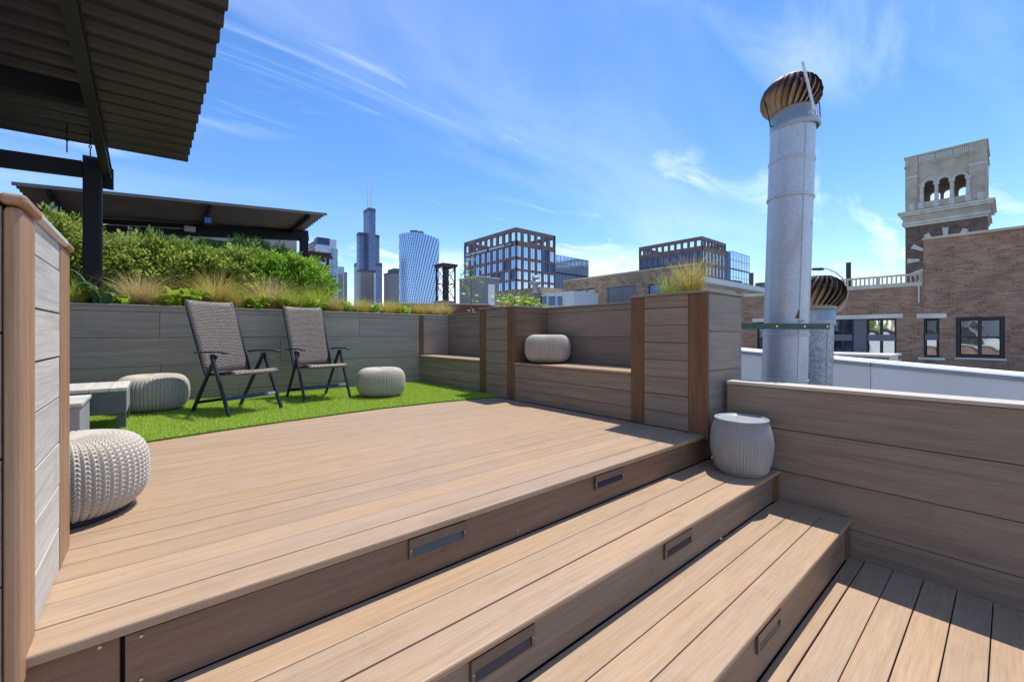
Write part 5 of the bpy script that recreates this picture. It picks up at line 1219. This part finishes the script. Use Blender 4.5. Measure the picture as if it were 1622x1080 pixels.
# curved glass tower with slanting diagrid panes
def diag_mat():
    m, t, p = new_mat('blue_diagonal_curtain_wall'); L = t.links.new
    uv = N(t, 'ShaderNodeTexCoord'); sp = N(t, 'ShaderNodeSeparateXYZ'); L(uv.outputs['UV'], sp.inputs[0])
    a = math_node(t, 'FRACT', math_node(t, 'ADD', math_node(t, 'MULTIPLY', sp.outputs[0], 17), math_node(t, 'MULTIPLY', sp.outputs[1], -7.5)))
    row = math_node(t, 'MULTIPLY', sp.outputs[1], 40); b = math_node(t, 'FRACT', row)
    stair = math_node(t, 'FRACT', math_node(t, 'ADD', math_node(t, 'MULTIPLY', sp.outputs[0], 17), math_node(t, 'MULTIPLY', math_node(t, 'FLOOR', row), -.25)))
    line = math_node(t, 'MAXIMUM', math_node(t, 'LESS_THAN', math_node(t, 'ABSOLUTE', math_node(t, 'SUBTRACT', stair, math_node(t, 'ADD', math_node(t, 'MULTIPLY', b, .25), .3))), .17), math_node(t, 'MULTIPLY', math_node(t, 'LESS_THAN', b, .16), .5))
    mx = N(t, 'ShaderNodeMix', data_type='RGBA'); L(line, mx.inputs[0]); mx.inputs[6].default_value = (.50, .68, .92, 1); mx.inputs[7].default_value = (.10, .19, .40, 1)
    L(mx.outputs[2], p.inputs['Base Color']); p.inputs['Metallic'].default_value = .45; p.inputs['Roughness'].default_value = .22; return m
ct = thing('curved_glass_tower', at(664, 530, 640), 'curved blue glass tower with slanting diamond panes', 'skyscraper')
d0 = 620; pl = at(632, 530, d0); pr = at(694, 530, d0); ctr = (pl + pr) / 2; half = (pr - pl) / 2; fwd = Vector((FW[0], FW[1], 0))
zt0 = at(640, 371, d0).z; nU, nV = 28, 24; v = []; uv = []
for j in range(nV + 1):
    s = j / nV
    for i in range(nU + 1):
        u = -1 + 2 * i / nU; bul = 1 - u * u; wid = 1 + .06 * s * (u > 0) * u
        top = zt0 - 7.5 * max(0, (u + .2) / 1.2) ** 1.6
        p = ctr + half * u * wid - fwd * (13 * bul); v.append((p.x, p.y, -22 + (top + 22) * s)); uv.append((i / nU, s))
f = [(j * (nU + 1) + i, j * (nU + 1) + i + 1, (j + 1) * (nU + 1) + i + 1, (j + 1) * (nU + 1) + i) for j in range(nV) for i in range(nU)]
nb_ = len(v); back_ = []
for j in (0, nV):
    for i in range(nU + 1): p = Vector(v[j * (nU + 1) + i]); u = -1 + 2 * i / nU; back_.append(tuple(Vector((ctr.x, ctr.y, 0)) + Vector((half.x, half.y, 0)) * u * (1 + .06 * (u > 0) * u * (j > 0)) + fwd * (16 * (1 - u * u)) + Vector((0, 0, p.z))))
v += back_; uv += [(i / nU, s) for s in (0, 1) for i in range(nU + 1)]
f += [(nb_ + i + 1, nb_ + i, nb_ + nU + 1 + i, nb_ + nU + 2 + i) for i in range(nU)]
f += [(nV * (nU + 1) + i, nV * (nU + 1) + i + 1, nb_ + nU + 2 + i, nb_ + nU + 1 + i) for i in range(nU)]
me = bpy.data.meshes.new('glass_shell'); me.from_pydata(v, [], f); ul = me.uv_layers.new(name='UVMap')
for l in me.loops: ul.data[l.index].uv = uv[l.vertex_index]
me.materials.append(diag_mat()); me.update(); o = link(bpy.data.objects.new('glass_shell', me), ct, (0, 0, 0))
q0, q1 = at(651, 366, d0), at(671, 366, d0)
m = MB(); m.bar(Vector((q0.x, q0.y, zt0 - 6)), Vector((q0.x * .45 + q1.x * .55, q0.y * .45 + q1.y * .55, zt0 - 6)), 12, 21); m.bar(Vector((q0.x * .5 + q1.x * .5, q0.y * .5 + q1.y * .5, zt0 - 6.2)), Vector((q1.x, q1.y, zt0 - 6.2)), 12, 18.5); m.build('penthouse', M['hvac'] if 0 else plain('slate_penthouse', (.16, .18, .22), .7), ct)
